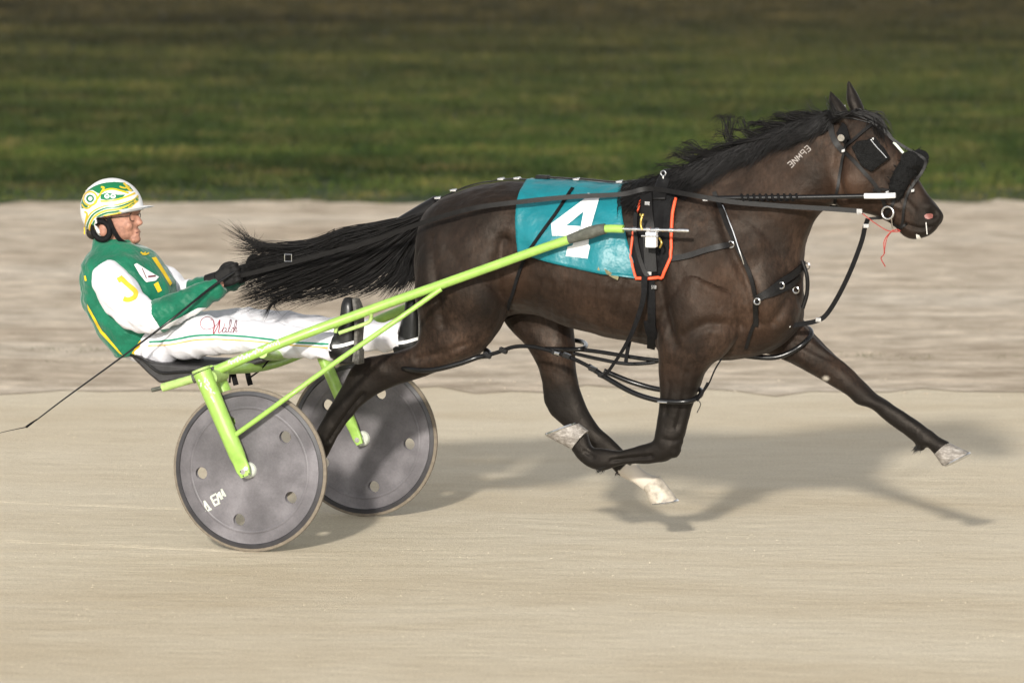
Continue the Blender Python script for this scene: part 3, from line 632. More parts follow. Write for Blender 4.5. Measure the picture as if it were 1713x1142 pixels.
for s in (-1, 1):
    c = body_pt(sx0+.005, s*.22, .055); t_ = MB(); t_.tube([c+Vector((.011*math.cos(a), 0, .011*math.sin(a))) for a in np.linspace(0, 2*math.pi, 16, endpoint=False)], .0035, 6, closed=True); t_.tube([c-Vector((0, 0, .011)), c-Vector((0, 0, .035))], .006, 8); t_.build('terret_ring', 'steel', saddle)
fb = MB(); sstrap(fb, PBVH, [(1084, 330), (1085, 370), (1086, 420), (1088, 455)], .05, .016, .007, 6, -.3); fb.build('side_flap', 'leather', saddle)
fb = MB(); sstrap(fb, PBVH, [(1068, 345), (1066, 390), (1072, 430), (1083, 462)], .018, .024, .006, 6, -.3); fb.build('strap', 'leather', saddle)
fb = MB(); sstrap(fb, HBVH, [(1086, 440), (1088, 480), (1091, 520), (1091, 560), (1090, 578)], .034, .012, .007, 6, -.3); fb.build('girth', 'nylon', saddle)
bz_ = U(1090, 574, 0).z; rr = [Vector((U(1090, 560, -.2).x, .24*math.sin(a), bz_+.16-.175*math.cos(a))) for a in np.linspace(-1.3, 1.3, 18)]
gm = MB(); gm.strap(rr, [(p-Vector((p.x, 0, ZAX))).normalized() for p in rr], .05, .007); gm.build('belly_band', 'nylon', saddle)
for px in [(1085, 457), (1092, 480), (1086, 345)]:
    c = both([PBVH, HBVH], px, .022); MB().box(c, (.011, 0, 0), (0, .003, 0), (0, 0, .008)).build('buckle', 'steel', saddle, False, bevel=.001)
# shaft holder: white block on the bright rod, brass snap
c = U(1090, 401, -.37); MB().box(c, (.023, 0, 0), (0, .016, 0), (0, 0, .032)).build('shaft_coupler', 'white_plastic', saddle, False, bevel=.004)
c = U(1090, 395, -.39); MB().tube([c+Vector((-.045, 0, 0)), c+Vector((.03, 0, 0))], .004, 8).build('coupler_pin', 'steel', saddle)
MB().tube(pts3([(1071, 358, -.37), (1074, 362, -.375), (1076, 358, -.37), (1073, 366, -.375), (1072, 376, -.375), (1074, 384, -.375)], 4), .005, 8).build('snap_hook', 'brass', saddle)
MB().tube(pts3([(1103, 398, -.36), (1107, 406, -.37), (1104, 414, -.36)], 4), .0045, 8).build('snap_hook', 'brass', saddle)
bs = MB(); pl = [(sx0, .03)]
xs_ = np.linspace(U(728, 345, 0).x, sx0, 30); P = [body_pt(x, .0, .007 if x < XA or x > XB else .022) for x in xs_]
bs.strap(P, [(0, 0, 1)]*30, .028, .006); bs.build('back_strap', 'leather', saddle)
for px in [738, 764, 842, 868, 968, 1040]:
    x = U(px, 310, 0).x; p = body_pt(x, -.05, .016 if x < XA or x > XB else .028); b = MB(); b.box(p-Vector((0, 0, .006)), (.013, 0, 0), (0, .016, 0), (0, 0, .0035)); b.tube([p+Vector((-.016, -.010, -.004)), p+Vector((.016, -.010, .002))], .003, 6); b.build('buckle', 'steel', saddle, False, bevel=.001)
p = body_pt(U(908, 306, 0).x, 0, .022); MB().box(p, (.028, 0, 0), (0, .02, 0), (0, 0, .008)).build('keeper', 'leather', saddle, bevel=.003)
p0, p1 = U(1042, 326, -.05), U(1118, 290, -.03)
# crupper: strap round the tail root and breeching hangers
cr = MB(); cr.tube(pts3([(728, 346, -.03), (708, 364, -.055), (700, 380, -.03), (702, 386, 0), (708, 372, .055), (728, 348, .03)], 6), .010, 8); cr.build('crupper', 'leather', saddle)

# hopple hangers: thin straps from the back strap down to each hopple
# ------------------------------------------------------------------ breast collar
breast = thing('breast_collar', 'dark leather breast collar crossing the shoulder and chest', 'harness', U(1300, 500, -.15))
k = MB(); sstrap(k, HBVH, [(1112, 432), (1135, 432), (1165, 424), (1195, 415), (1218, 411)], .024, .014, .007, 6, -.26); k.build('trace_strap', 'leather', breast)
k = MB(); sstrap(k, HBVH, [(1196, 322), (1208, 352), (1222, 385), (1240, 425), (1258, 465), (1266, 496)], .018, .010, .006, 6, -.2); k.build('neck_strap', 'leather', breast)
k = MB(); sstrap(k, HBVH, [(1212, 345), (1225, 380), (1246, 440)], .0035, .0150, .003, 6, -.2); k.build('strap_glint', 'steel', breast)  # bright highlight down the neck strap, modelled as a thin steel strip
k = MB(); sstrap(k, HBVH, [(1266, 500), (1285, 488), (1305, 472), (1325, 458), (1342, 442)], .030, .012, .007, 6, -.15); k.build('chest_strap', 'leather', breast)
k = MB(); sstrap(k, HBVH, [(1262, 545), (1266, 520), (1268, 498), (1290, 492), (1318, 478), (1335, 462)], .022, .011, .007, 6, -.15); k.build('chest_strap', 'leather', breast)
k = MB(); sstrap(k, HBVH, [(1265, 492), (1268, 520), (1258, 548), (1248, 580)], .014, .010, .006, 6, -.15); k.build('connecting_strap', 'leather', breast)
k = MB(); k.tube(pts3([(1342, 436, -.03), (1350, 462, -.03), (1350, 490, -.02), (1343, 515, -.02)], 6), .009, 8); k.build('hanging_strap', 'leather', breast)
k = MB()
for px, py, y in ((1222, 411, -.27), (1303, 478, -.17), (1326, 485, -.12), (1343, 445, -.07), (1270, 502, -.2)):
    c = both([HBVH], (px, py), .018); a0 = np.linspace(0, 2*math.pi, 14, endpoint=False); k = MB(); k.tube([c+Vector((.013*math.cos(a), -.002*math.sin(a*2), .013*math.sin(a))) for a in a0], .0032, 6, closed=True)
    k.build('ring', 'steel', breast)
td = thing('martingale_strap', 'long strap swinging from the bridle down to the chest', 'strap', U(1415, 470, -.03))
pl_ = pts3([(1452, 366, -.08), (1447, 380, -.07), (1441, 405, -.06), (1424, 450, -.05), (1404, 492, -.04), (1384, 524, -.03), (1368, 536, -.04), (1340, 542, -.05), (1315, 545, -.06), (1292, 546, -.12)], 5)
k = MB(); k.strap(pl_, [(0.25, -1, .0)]*len(pl_), .020, .005); k.build('strap', 'nylon', td)
for px, py, y in ((1449, 378, -.075), (1369, 535, -.05), (1318, 544, -.07), (1303, 545, -.1)):
    c = U(px, py, y-.008); MB().box(c, (.012, 0, 0), (0, .004, 0), (0, 0, .009)).build('buckle', 'steel', td, False, bevel=.002)

# ------------------------------------------------------------------ hopples
def loop_leg(c, ax, ay, n=28): return [c+ax*math.cos(a)+ay*math.sin(a) for a in np.linspace(0, 2*math.pi, n, endpoint=False)]
hop = thing('hopple', 'black plastic hopple loops round the legs on the near side', 'hopple', U(1130, 670, -.155), 'pacing hopples')
k = MB(); fl_ = pts3([(985, 612, -.16), (1015, 632, -.20), (1060, 657, -.25), (1105, 670, -.26), (1150, 671, -.25), (1172, 660, -.17), (1165, 650, -.09), (1110, 652, -.07), (1060, 640, -.08), (1010, 620, -.12)], 6); k.tube(fl_, .0115, 9, closed=False); k.build('front_loop', 'plastic_black', hop)
k = MB(); k.tube(pts3([(660, 612, -.10), (680, 617, -.22), (720, 619, -.27), (765, 609, -.27), (800, 597, -.25), (818, 594, -.19), (808, 584, -.10), (760, 586, -.07), (700, 596, -.07), (665, 606, -.08)], 6), .0115, 9); k.build('rear_loop', 'plastic_black', hop)
k = MB(); k.tube(pts3([(806, 596, -.24), (830, 590, -.22), (860, 580, -.20), (892, 580, -.19), (925, 588, -.18), (955, 598, -.17), (988, 614, -.16)], 6), .0085, 8); k.build('connecting_strap', 'nylon', hop)
k = MB()
for px, py, y in ((815, 594, -.23), (842, 586, -.22), (930, 590, -.18), (948, 595, -.18), (992, 617, -.18), (1008, 628, -.19)): MB().box(U(px, py, y), (.017, 0, -.006), (0, .012, 0), (.003, 0, .010)).build('buckle', 'plastic_black', hop, False, bevel=.003)
k = MB(); k.tube(pts3([(928, 590, -.196), (936, 592, -.198)], 4), .007, 6); k.build('fitting', 'steel', hop); k = MB(); k.tube(pts3([(1100, 672, -.271), (1116, 673, -.271)], 3), .004, 6); k.build('fitting', 'steel', hop)
k = MB(); a_ = pts3([(1078, 462, -.335), (1076, 500, -.335), (1062, 545, -.31), (1045, 580, -.27), (1022, 615, -.23), (1008, 632, -.20)], 6); k.strap(a_, [(0.1, -1, 0)]*len(a_), [.026, .02, .014, .012], .006); k.build('hanger', 'nylon', hop)
k = MB(); a_ = pts3([(960, 312, -.05), (930, 360, -.27), (900, 400, -.31), (885, 420, -.31), (870, 470, -.31), (852, 520, -.29), (820, 590, -.25)], 6)
a_, nn_ = on_surf(CBVH, [(958, 316), (930, 358), (905, 392), (884, 422)], .006, 6, -.25); k.strap(a_, nn_, .014, .004)
a_, nn_ = on_surf(HBVH, [(884, 424), (872, 450), (858, 490), (848, 516)], .010, 6, -.28); k.strap(a_, nn_, .014, .004); k.build('hanger', 'nylon', hop)
k = MB(); k.tube(pts3([(1172, 662, -.18), (1185, 643, -.2), (1196, 618, -.2), (1207, 600, -.18)], 4), .0035, 6); k.tube(pts3([(1166, 670, -.22), (1176, 655, -.22), (1184, 640, -.2)], 3), .006, 6); k.tube(pts3([(1167, 668, -.24), (1172, 676, -.24), (1166, 690, -.23)], 3), .002, 5); k.build('tie_cord', 'nylon', hop)
hop2 = thing('hopple', 'black hopple on the far legs, its loop round the outstretched foreleg', 'hopple', U(1300, 590, .14), 'pacing hopples')
k = MB(); k.tube(pts3([(1215, 588, .06), (1240, 594, .02), (1290, 598, .03), (1320, 590, .05), (1345, 574, .07), (1357, 558, .13), (1345, 548, .20), (1300, 560, .24), (1240, 575, .2)], 6), .012, 9); k.build('front_loop', 'plastic_black', hop2)
k = MB(); k.tube(pts3([(880, 572, .22), (905, 582, .08), (940, 584, .06), (975, 583, .05), (975, 572, .20), (930, 566, .25), (890, 566, .24)], 6), .0105, 9); k.build('rear_loop', 'plastic_black', hop2)
k = MB(); k.tube(pts3([(955, 583, .06), (1000, 588, .05), (1050, 596, .04), (1095, 602, .04), (1150, 605, .05), (1215, 590, .06)], 6), .009, 8); k.tube(pts3([(960, 591, .05), (1000, 600, .03), (1045, 608, .03), (1085, 607, .04), (1110, 602, .05)], 6), .008, 8); k.build('connecting_strap', 'plastic_black', hop2)
k = MB(); k.strap(pts3([(1054, 568, .02), (1050, 585, .02), (1047, 605, .02)], 3), [(0, -1, 0)]*7, .016, .006); k.build('hanger', 'nylon', hop2)

# ------------------------------------------------------------------ bridle
br = thing('bridle', 'black racing bridle with blinkers, ear hood and fleecy noseband roll', 'bridle', U(1440, 260, -.1))
def hs_(name, pxs, w, off=.006, mat='leather', y0=-.08, t=.005):
    k = MB(); sstrap(k, HBVH, pxs, w, off, t, 6, y0); return k.build(name, mat, br)
hs_('crown_strap', [(1398, 190), (1391, 205), (1393, 225), (1401, 243), (1412, 254)], .024, .012)
hs_('ear_hood', [(1408, 212), (1413, 226), (1420, 240)], .055, .011, 'nylon')
hs_('throat_latch', [(1413, 256), (1408, 280), (1402, 310), (1398, 338)], .012, .008)
hs_('cheek_strap', [(1413, 252), (1432, 272), (1450, 293), (1466, 312), (1480, 340), (1486, 352)], .016, .010)
hs_('brow_band', [(1412, 250), (1428, 236), (1446, 220), (1462, 207)], .014, .009)
hs_('nose_strap', [(1528, 308), (1520, 322), (1513, 345), (1511, 370), (1504, 384)], .011, .007)
hs_('nose_strap', [(1498, 326), (1492, 345), (1478, 362), (1455, 366)], .012, .007)
hs_('chin_strap', [(1486, 362), (1496, 374), (1508, 380), (1518, 372)], .010, .007)
hs_('cheek_strap', [(1486, 318), (1474, 316), (1460, 318)], .012, .008)
k = MB(); a_ = pts3([(1442, 187, 0), (1466, 206, -.03), (1492, 232, -.03), (1516, 248, -.02), (1533, 258, -.02), (1546, 266, -.02), (1548, 275, -.03), (1541, 290, -.045), (1532, 302, -.05), (1522, 318, -.06)], 6); k.strap(a_, [(0.2, -1, .3)]*len(a_), .012, .005); k.build('overcheck_strap', 'leather', br)
k = MB(); a_ = pts3([(1495, 238, -.03), (1503, 247, -.035), (1511, 256, -.035)], 4); k.strap(a_, [(0.3, -1, .3)]*len(a_), .010, .004); k.build('pale_strap', 'white_worn', br)
# blinker cup
bl = MB(); poly = [(1429, 247), (1438, 240), (1462, 234), (1476, 248), (1487, 264), (1472, 275), (1458, 286), (1444, 278), (1436, 264)]
px_poly(bl, HBVH, poly, .026, 5, -.1); bo_ = bl.build('blinker', 'fleece', br); bo_.modifiers.new('s', 'SOLIDIFY').thickness = .006
cc_ = coords(bo_.data); ctr = np.array(U(1470, 262, -.11)); d_ = np.linalg.norm(cc_-ctr, axis=1); cc_[:, 1] -= .012*np.exp(-(d_/.06)**2); set_coords(bo_.data, cc_)
k = MB()
for s in [[(1458, 236), (1470, 248), (1484, 264)]]:
    a_ = [p+np.array([0, -.03, 0]) for p in on_surf(HBVH, s, .02, 5, -.1)[0]]; k.tube(a_, .0022, 6)
k.build('blinker_edge', 'steel', br)
# fleece roll round the nose
sr = MB(); a_ = [tuple(q_) for q_ in on_surf(HBVH, [(1524, 268), (1514, 284), (1507, 300), (1501, 318), (1496, 330)], .022, 5, -.06)[0]]
far_ = [(p[0], -p[1], p[2]) for p in a_][::-1]; top = [tuple(U(1533, 276, 0))]
ring_ = catmull(far_[::2]+top+a_[::2], 4); sr.tube(ring_, [.024, .038, .042, .036, .042, .038, .024], 14)
fz = MB()
for i in range(900):
    j = random.randrange(len(sr.v)); p = Vector(sr.v[j]); c_ = Vector(min(ring_.tolist(), key=lambda r: (Vector(r)-p).length)); d_ = (p-c_).normalized(); d_ = (d_+Vector((random.gauss(0, .5), random.gauss(0, .5), random.gauss(0, .5)))).normalized(); p = p+Vector((random.gauss(0, .004), random.gauss(0, .004), random.gauss(0, .004)))
    sr.tube([p-d_*.004, p+d_*random.uniform(.003, .009)], [.0022, .0006], 3, cap=False)
sr.build('noseband_roll', 'fleece', br)
k = MB(); c = U(1485, 356, -.10); k.tube([c+Vector((.026*math.cos(a), -.004*math.cos(a), .026*math.sin(a))) for a in np.linspace(0, 2*math.pi, 26, endpoint=False)], .0046, 8, closed=True); k.tube(pts3([(1491, 364, -.10), (1492, 374, -.09), (1493, 382, -.08)], 3), .003, 6); k.build('bit_ring', 'steel', br)
k = MB(); l, n_ = hit(HBVH, 1409, 229); k.tube([l+n_*.018, l+n_*.023], .015, 16); k.build('rosette', 'steel', br)
k = MB()
for px, py in ((1413, 252), (1457, 237), (1528, 262), (1420, 176), (1484, 320), (1437, 356), (1527, 320)):
    c = both([HBVH], (px, py), .024) if hit(HBVH, px, py)[0] else U(px, py, -.05); MB().box(c, (.007, 0, .002), (0, .003, 0), (0, 0, .006)).build('buckle', 'steel', br, False, bevel=.001)
k = MB(); k.tube(pts3([(1441, 356, -.10), (1462, 372, -.10), (1485, 386, -.09), (1505, 387, -.07), (1500, 384, -.08), (1488, 390, -.09), (1479, 404, -.09), (1479, 424, -.09), (1474, 432, -.08), (1481, 446, -.07)], 5), .0024, 5); k.tube(pts3([(1494, 384, -.08), (1484, 398, -.08), (1480, 416, -.08), (1480, 424, -.08)], 5), .002, 5); k.build('cord', 'red_string', br)

# ------------------------------------------------------------------ head pole and reins
hp = thing('head_pole', 'black head pole with a white tip lying along the near neck', 'pole', U(1340, 330, -.19))
k = MB(); k.tube(pts3([(1176, 332, -.235), (1240, 331, -.225), (1340, 330, -.19), (1447, 328, -.15)], 6), .0105, 10); k.build('rod', 'plastic_black', hp)
k = MB(); k.tube(pts3([(1446, 328, -.15), (1470, 328, -.143), (1498, 327, -.135)], 4), .0115, 12); k.build('tip', 'white_plastic', hp)
k = MB(); t_ = np.linspace(0, 1, 120); b_ = catmull([tuple(U(1238, 331, -.225)), tuple(U(1335, 330, -.192))], 119)
k.tube([p+np.array([0, .012*math.cos(a*60), .012*math.sin(a*60)]) for p, a in zip(b_, t_)], .006, 6); k.build('lashing', 'nylon', hp)
k = MB(); k.box(U(1180, 332, -.248), (.010, 0, 0), (0, .004, 0), (0, 0, .010)); k.build('buckle', 'steel', hp, False)
rn = thing('driving_rein', 'long black near rein from the bit to the driver nearest hand', 'rein', U(800, 350, -.2), 'driving reins')
def rein(par, l, y=None):
    a_ = pts3(l, 6); k = MB(); k.strap(a_, [(0, -1, .05)]*len(a_), .020, .0045); return k.build('strap', 'leather', par)
rein(rn, [(1437, 353, -.12), (1380, 349, -.155), (1300, 344, -.20), (1220, 337, -.24), (1150, 325, -.25), (1086, 316, -.16), (1040, 325, -.20), (960, 329, -.26), (876, 337, -.30), (788, 349, -.31), (706, 373, -.27), (620, 404, -.22), (560, 420, -.19), (500, 436, -.16), (440, 452, -.13), (398, 462, -.11)])
k = MB(); k.box(U(1438, 353, -.13), (.012, 0, 0), (0, .005, 0), (0, 0, .009)); k.build('buckle', 'steel', rn, False, bevel=.001)
k = MB(); c = U(482, 432, -.17); a0 = [Vector((-.016, 0, -.013)), Vector((.016, 0, -.013)), Vector((.016, 0, .017)), Vector((-.016, 0, .017))]; k.tube([c+a for a in a0], .003, 6, closed=True); k.build('buckle', 'steel', rn, False)
rn2 = thing('driving_rein', 'far rein running over the croup beside the tail to the driver far hand', 'rein', U(800, 345, .1), 'driving reins')
rein(rn2, [(1440, 350, .10), (1300, 340, .2), (1150, 318, .24), (1095, 306, .16), (1000, 309, .10), (900, 318, .16), (800, 332, .20), (700, 366, .18), (600, 404, .16), (500, 428, .15), (450, 440, .14), (428, 447, .13)])

# ------------------------------------------------------------------ sulky
sk = thing('racing_sulky', 'lime green two-wheeled racing sulky with dark disc wheels', 'sulky', (0, 0, 0))
WR, WY = .35, .68
def circ2(cu, x, z, r, n):
    sp = cu.splines.new('POLY'); sp.points.add(n-1); sp.use_cyclic_u = True
    for i in range(n): a = 2*math.pi*i/n; sp.points[i].co = (x+r*math.cos(a), z+r*math.sin(a), 0, 1)
def disc_mesh(r, holes, hr, thick):
    cu = bpy.data.curves.new('d', 'CURVE'); cu.dimensions = '2D'; cu.fill_mode = 'BOTH'; cu.extrude = thick/2; cu.bevel_depth = 0
    circ2(cu, 0, 0, r, 96)
    for x, z in holes: circ2(cu, x, z, hr, 28)
    o = bpy.data.objects.new('d', cu); COL.objects.link(o); dg = bpy.context.evaluated_depsgraph_get(); me = bpy.data.meshes.new_from_object(o.evaluated_get(dg)); bpy.data.objects.remove(o)
    c = coords(me); set_coords(me, np.stack([c[:, 0], c[:, 2], c[:, 1]], 1)); return me
def lathe(mb, prof, n=96, closed=True):          # profile (radius, y) about the axle
    rings = [[(r*math.cos(a), y, r*math.sin(a)) for r, y in prof] for a in np.linspace(0, 2*math.pi, n, endpoint=False)]
    m = len(prof); mb.add([p for r in rings for p in r], [(i*m+k, i*m+(k+1) % m, ((i+1) % n)*m+(k+1) % m, ((i+1) % n)*m+k) for i in range(n) for k in range(m if closed else m-1)]); return mb
_c = U(418.5, 785, -WY-.03)
holes = []
for px, py in ((333, 792), (388, 697), (484, 731), (490, 832), (398, 876)):
    p = U(px, py, -WY-.03); holes.append((p.x, p.z-.35))
hol = [( .22*math.cos(a), .22*math.sin(a)) for a in [math.atan2(holes[0][1], holes[0][0])+i*2*math.pi/5 for i in range(5)]]
def wheel(s, turn, label):
    c = Vector((0, s*WY, WR)); w = lathe(MB(), [(WR-.001, -.006), (WR+.0, .0), (WR-.001, .006), (WR-.010, .011), (WR-.018, .009), (WR-.018, -.009), (WR-.010, -.011)]).build('wheel', 'tyre', sk, label=label); w.location = c
    def pt(me_or_mb, name, mat, smooth=True, lab=None):
        o = me_or_mb.build(name, mat, w, smooth, lab) if isinstance(me_or_mb, MB) else obj(name, me_or_mb, mat, w, smooth, lab); o.location = (0, 0, 0); return o
    pt(lathe(MB(), [(WR-.014, -.013), (WR-.012, 0), (WR-.014, .013), (WR-.030, .016), (WR-.034, .012), (WR-.034, -.012), (WR-.030, -.016)]), 'rim', 'rim')
    ca, sa = math.cos(turn), math.sin(turn); hh_ = [(x*ca-z*sa, x*sa+z*ca) for x, z in hol]
    for f in (-1, 1):
        me = disc_mesh(WR-.032, hh_, .026, .0015); cc = coords(me); rad = np.hypot(cc[:, 0], cc[:, 2]); cc[:, 1] += f*.011
        set_coords(me, cc); pt(me, 'disc', 'disc', False)
    pt(lathe(MB(), [(WR-.078, -.0135), (WR-.084, -.0155), (WR-.090, -.0135), (WR-.084, -.009)]), 'ridge', 'disc')
    pt(lathe(MB(), [(WR-.078, .0135), (WR-.084, .0155), (WR-.090, .0135), (WR-.084, .009)]), 'ridge', 'disc')
    hb_ = MB(); lathe(hb_, [(.030, -.034), (.034, -.030), (.034, .030), (.030, .034), (.002, .034), (.002, -.034)], 32); pt(hb_, 'hub', 'white_worn')
    return w
w1 = wheel(-1, 0, 'dark disc wheel on the near side'); w2 = wheel(1, .45, 'dark disc wheel on the far side')
# maker's lettering on the near disc, worn to three blurred blocks
DB = MB(); DB.box((0, -WY-.012, .35), (.5, 0, 0), (0, .0002, 0), (0, 0, .5)); DBV = bvh_of(DB.mesh())
lt = MB()
g2 = lambda x, y: (270+x/3.172, 580+y/3.172)
for st in ([(228, 815), (240, 870)], [(228, 815), (262, 862)], [(240, 870), (268, 858)], [(262, 795), (284, 838)], [(262, 795), (292, 778)], [(272, 818), (296, 806)], [(282, 842), (312, 826)], [(296, 780), (306, 826)], [(300, 775), (322, 808)], [(318, 752), (342, 792)], [(306, 768), (326, 806)], [(318, 752), (330, 790)]):
    px_stroke(lt, DBV, [g2(*p) for p in st], 3.1, .0022, 3)
lto = lt.build('lettering', 'white_worn', w1, label='worn white block lettering'); lto.location = -Vector((0, -WY, WR))

SH = [(272, 648, -.67), (330, 631, -.67), (372, 615, -.66), (420, 594, -.62), (490, 566, -.55), (560, 540, -.49), (650, 507, -.44), (735, 477, -.41), (830, 443, -.385), (900, 418, -.375), (966, 396, -.37), (1008, 383.5, -.37), (1043, 383, -.37)]
def mir(P): return [(p[0], -p[1], p[2]) for p in P]
near = [tuple(p) for p in pts3(SH, 8)]
def shaft(P, lab):
    m = len(P); n_main = 8*10
    o = MB().tube(P[8*2-2:n_main+1], [.0215, .0215, .0205, .0195, .019], 16).build('shaft', 'green', sk, label=lab)
    o2 = MB().tube(P[:8*2-8], .0185, 14).build('shaft_tail', 'green_pale', sk)
    MB().tube(P[8*2-9:8*2+4], .021, 14).build('joint_sleeve', 'tape', sk)
    MB().tube([tuple(np.array(P[0])+np.array([-.05, 0, -.013])), P[1]], .009, 8).build('bolt', 'tape', sk)
    k = MB(); T_ = P[n_main-2:8*11+2]; k.tube(T_, [.020, .024, .027, .025, .0225], 14); k.build('tape_wrap', 'tape', sk)
    MB().tube(P[8*11+1:], .0175, 14).build('shaft_tip', 'green', sk)
    e = np.array(P[-1]); d = np.array([1., 0, -.003]); k = MB()
    q0 = e-d*.01; k.tube([q0+d*x for x in (0, .07, .0701, .13, .1301, .2, .2001, .30)], .0065, 10)
    for x in (.06, .12, .16, .22): k.tube([q0+d*(x-.008), q0+d*(x+.008)], .010, 12)
    k.tube([q0+d*.25, q0+d*.295], .0085, 12); k.build('hitch_rod', 'steel', sk); return o
s1 = shaft(near, None); s2 = shaft(mir(near), None)
SBV = bvh_of(s1.data)
# pale scribbled lettering and scuffs on the near shaft
k = MB()
for i in range(17):
    t = i/16; x = 382+t*80; y = 607-t*33; 
    px_stroke(k, SBV, [(x, y+random.uniform(-1, 4)), (x+random.uniform(1, 5), y+random.uniform(-6, 0)), (x+6, y+random.uniform(-3, 3))], random.uniform(1.5, 3), .0012, 3, -.6, 1)
k.build('lettering', 'white_worn', s1)
# forks: a flattened tube outside and one inside each wheel
for s, dy in ((-1, .075), (-1, -.075), (1, -.075), (1, .075)):
    y = s*WY-dy if s < 0 else s*WY-dy
    outer = dy > 0 if s < 0 else dy < 0
    ax = (0, y, WR)
    a = U(338, 622, -.755); top = np.array((a.x, y, a.z)); b = U(410, 796, -.755); bot = np.array((b.x+.004, y, b.z))
    k = MB(); d = bot-top
    r0 = .040 if outer else .028
    rings = []
    for t in (0, .05, .3, .6, .8, .86, .93, 1.0):
        wx = r0*(1-.15*t) if t < .83 else r0*.80; wy = (.036*(1-.2*t) if t < .81 else .010); cpt = top+d*t
        dn = d/np.linalg.norm(d); px_ = np.array([dn[2], 0, -dn[0]]); px_ = -px_ if px_[0] < 0 else px_
        q = np.linspace(0, 2*math.pi, 20, endpoint=False); cs, sn = np.cos(q), np.sin(q); e_ = .5 if t > .83 else 1
        if t == 1.0: wx *= .7
        rings.append([cpt+px_*wx*np.sign(c_)*abs(c_)**e_+np.array([0, wy*np.sign(s_)*abs(s_)**e_, 0]) for c_, s_ in zip(cs, sn)])
    k.rings(rings); fo = k.build('fork', 'green', sk)
    if outer:
        kk = MB(); sgn = -1 if s < 0 else 1
        for ox, oz, r in ((.0, .034, .010),): kk.tube([np.array((bot[0]+ox+.002, y+sgn*.008, bot[2]+oz)), np.array((bot[0]+ox+.006, y+sgn*.018, bot[2]+oz))], r, 10)
        kk.build('axle_bolt', 'steel', fo)
        for ox, oz in ((-.020, .020), (-.008, .002), (.018, .012)):
            MB().tube([np.array((bot[0]+ox, y+sgn*.0095, bot[2]+oz)), np.array((bot[0]+ox, y+sgn*.0125, bot[2]+oz))], .0034, 8).build('bolt_hole', 'rim', fo)
        MB().tube([top+np.array([-.002, 0, .004]), top+np.array([-.006, 0, .014])], .041, 20).build('end_cap', 'green_pale', fo)
        if s < 0:
            FB = bvh_of(fo.data); lm = MB()
            for x, y_ in ((201, 172), (228, 165), (244, 185), (232, 205), (250, 215), (262, 230), (240, 195), (262, 262), (268, 272), (246, 172), (210, 188), (272, 240)):
                x0, y0 = 270+x/3.172, 580+y_/3.172; px_stroke(lm, FB, [(x0, y0), (x0+random.uniform(-1, 4), y0+random.uniform(1, 4)), (x0+random.uniform(0, 5), y0+random.uniform(2, 8))], random.uniform(1.5, 2.8), .0015, 3, -.76, 1)
            lm.build('lettering', 'white_worn', fo)
    # axle stub
for s in (-1, 1):
    MB().tube([(0, s*WY-.085, WR), (0, s*WY+.085, WR)], .012, 12).build('axle', 'steel', sk)
    t0 = U(350, 628, -.755); MB().tube([(t0.x, s*(WY-.075), t0.z-.01), (t0.x, s*(WY+.06), t0.z-.012)], .03, 14).build('fork_bridge', 'green_pale', sk)
    P = pts3([(394, 727, -.755), (440, 694, -.755), (492, 656, -.74), (570, 600, -.62), (660, 538, -.49), (738, 483, -.42)], 5); P = [tuple(p) for p in P]
    MB().tube(P if s < 0 else mir(P), [.011, .011, .011], 12).build('stay', 'green', sk)
    # foot rest
    P = [tuple(p) for p in pts3([(561, 556, -.47), (566, 543, -.47), (590, 533, -.46), (617, 524, -.46), (621, 530, -.45), (616, 539, -.45), (590, 549, -.46), (567, 557, -.47)], 4)]
    MB().tube(P if s < 0 else mir(P), .0085, 10, closed=False).build('foot_rest', 'green_pale', sk)
# arch: cross tubes carrying the seat
a = U(440, 590, -.6); b = U(380, 612, -.6)
MB().tube(catmull([(a.x, -.61, a.z), (a.x-.03, -.4, a.z-.03), (a.x-.06, 0, a.z-.045), (a.x-.03, .4, a.z-.03), (a.x, .61, a.z)], 8), .022, 14).build('cross_tube', 'green', sk)
MB().tube(catmull([(b.x-.05, -.66, b.z-.015), (b.x-.05, 0, b.z-.05), (b.x-.05, .66, b.z-.015)], 8), .022, 14).build('cross_tube', 'green', sk)
for px in (388, 412):
    k = MB(); k.strap(pts3([(px, 606, -.1), (px+3, 628, -.1), (px+7, 644, -.1)], 4), [(0, -1, 0)]*9, .022, .008); k.build('seat_strap', 'nylon', sk)
k = MB(); k.tube(pts3([(384, 640, -.12), (386, 622, -.12), (392, 612, -.12)], 4), .005, 6); k.build('seat_cord', 'nylon', sk); k = MB(); k.tube(pts3([(420, 630, -.12), (436, 618, -.12), (450, 602, -.12)], 4), .004, 6); k.build('seat_cord', 'nylon', sk)
prof = [(216, 594), (232, 598), (252, 606), (300, 611), (345, 612), (400, 606), (436, 598), (442, 604), (405, 618), (345, 630), (300, 637), (266, 641), (248, 626)]
bm = bmesh.new(); l0 = [bm.verts.new(U(x, y, -.21)) for x, y in prof]; l1 = [bm.verts.new((v.co.x, .21, v.co.z)) for v in l0]; n = len(prof)
bm.faces.new(l0); bm.faces.new(l1[::-1])
for i in range(n): bm.faces.new((l0[i], l0[(i+1) % n], l1[(i+1) % n], l1[i]))
bmesh.ops.recalc_face_normals(bm, faces=bm.faces); me = bpy.data.meshes.new('seat'); bm.to_mesh(me); bm.free()
so = obj('seat', me, 'seat', sk, True, bevel=.012)
k = MB(); k.tube(pts3([(218, 594, -.205), (238, 601, -.218), (266, 622, -.222), (300, 622, -.222), (350, 619, -.22)], 5), .006, 8); k.build('seam', 'plastic_black', so)
so.modifiers[0].segments = 3

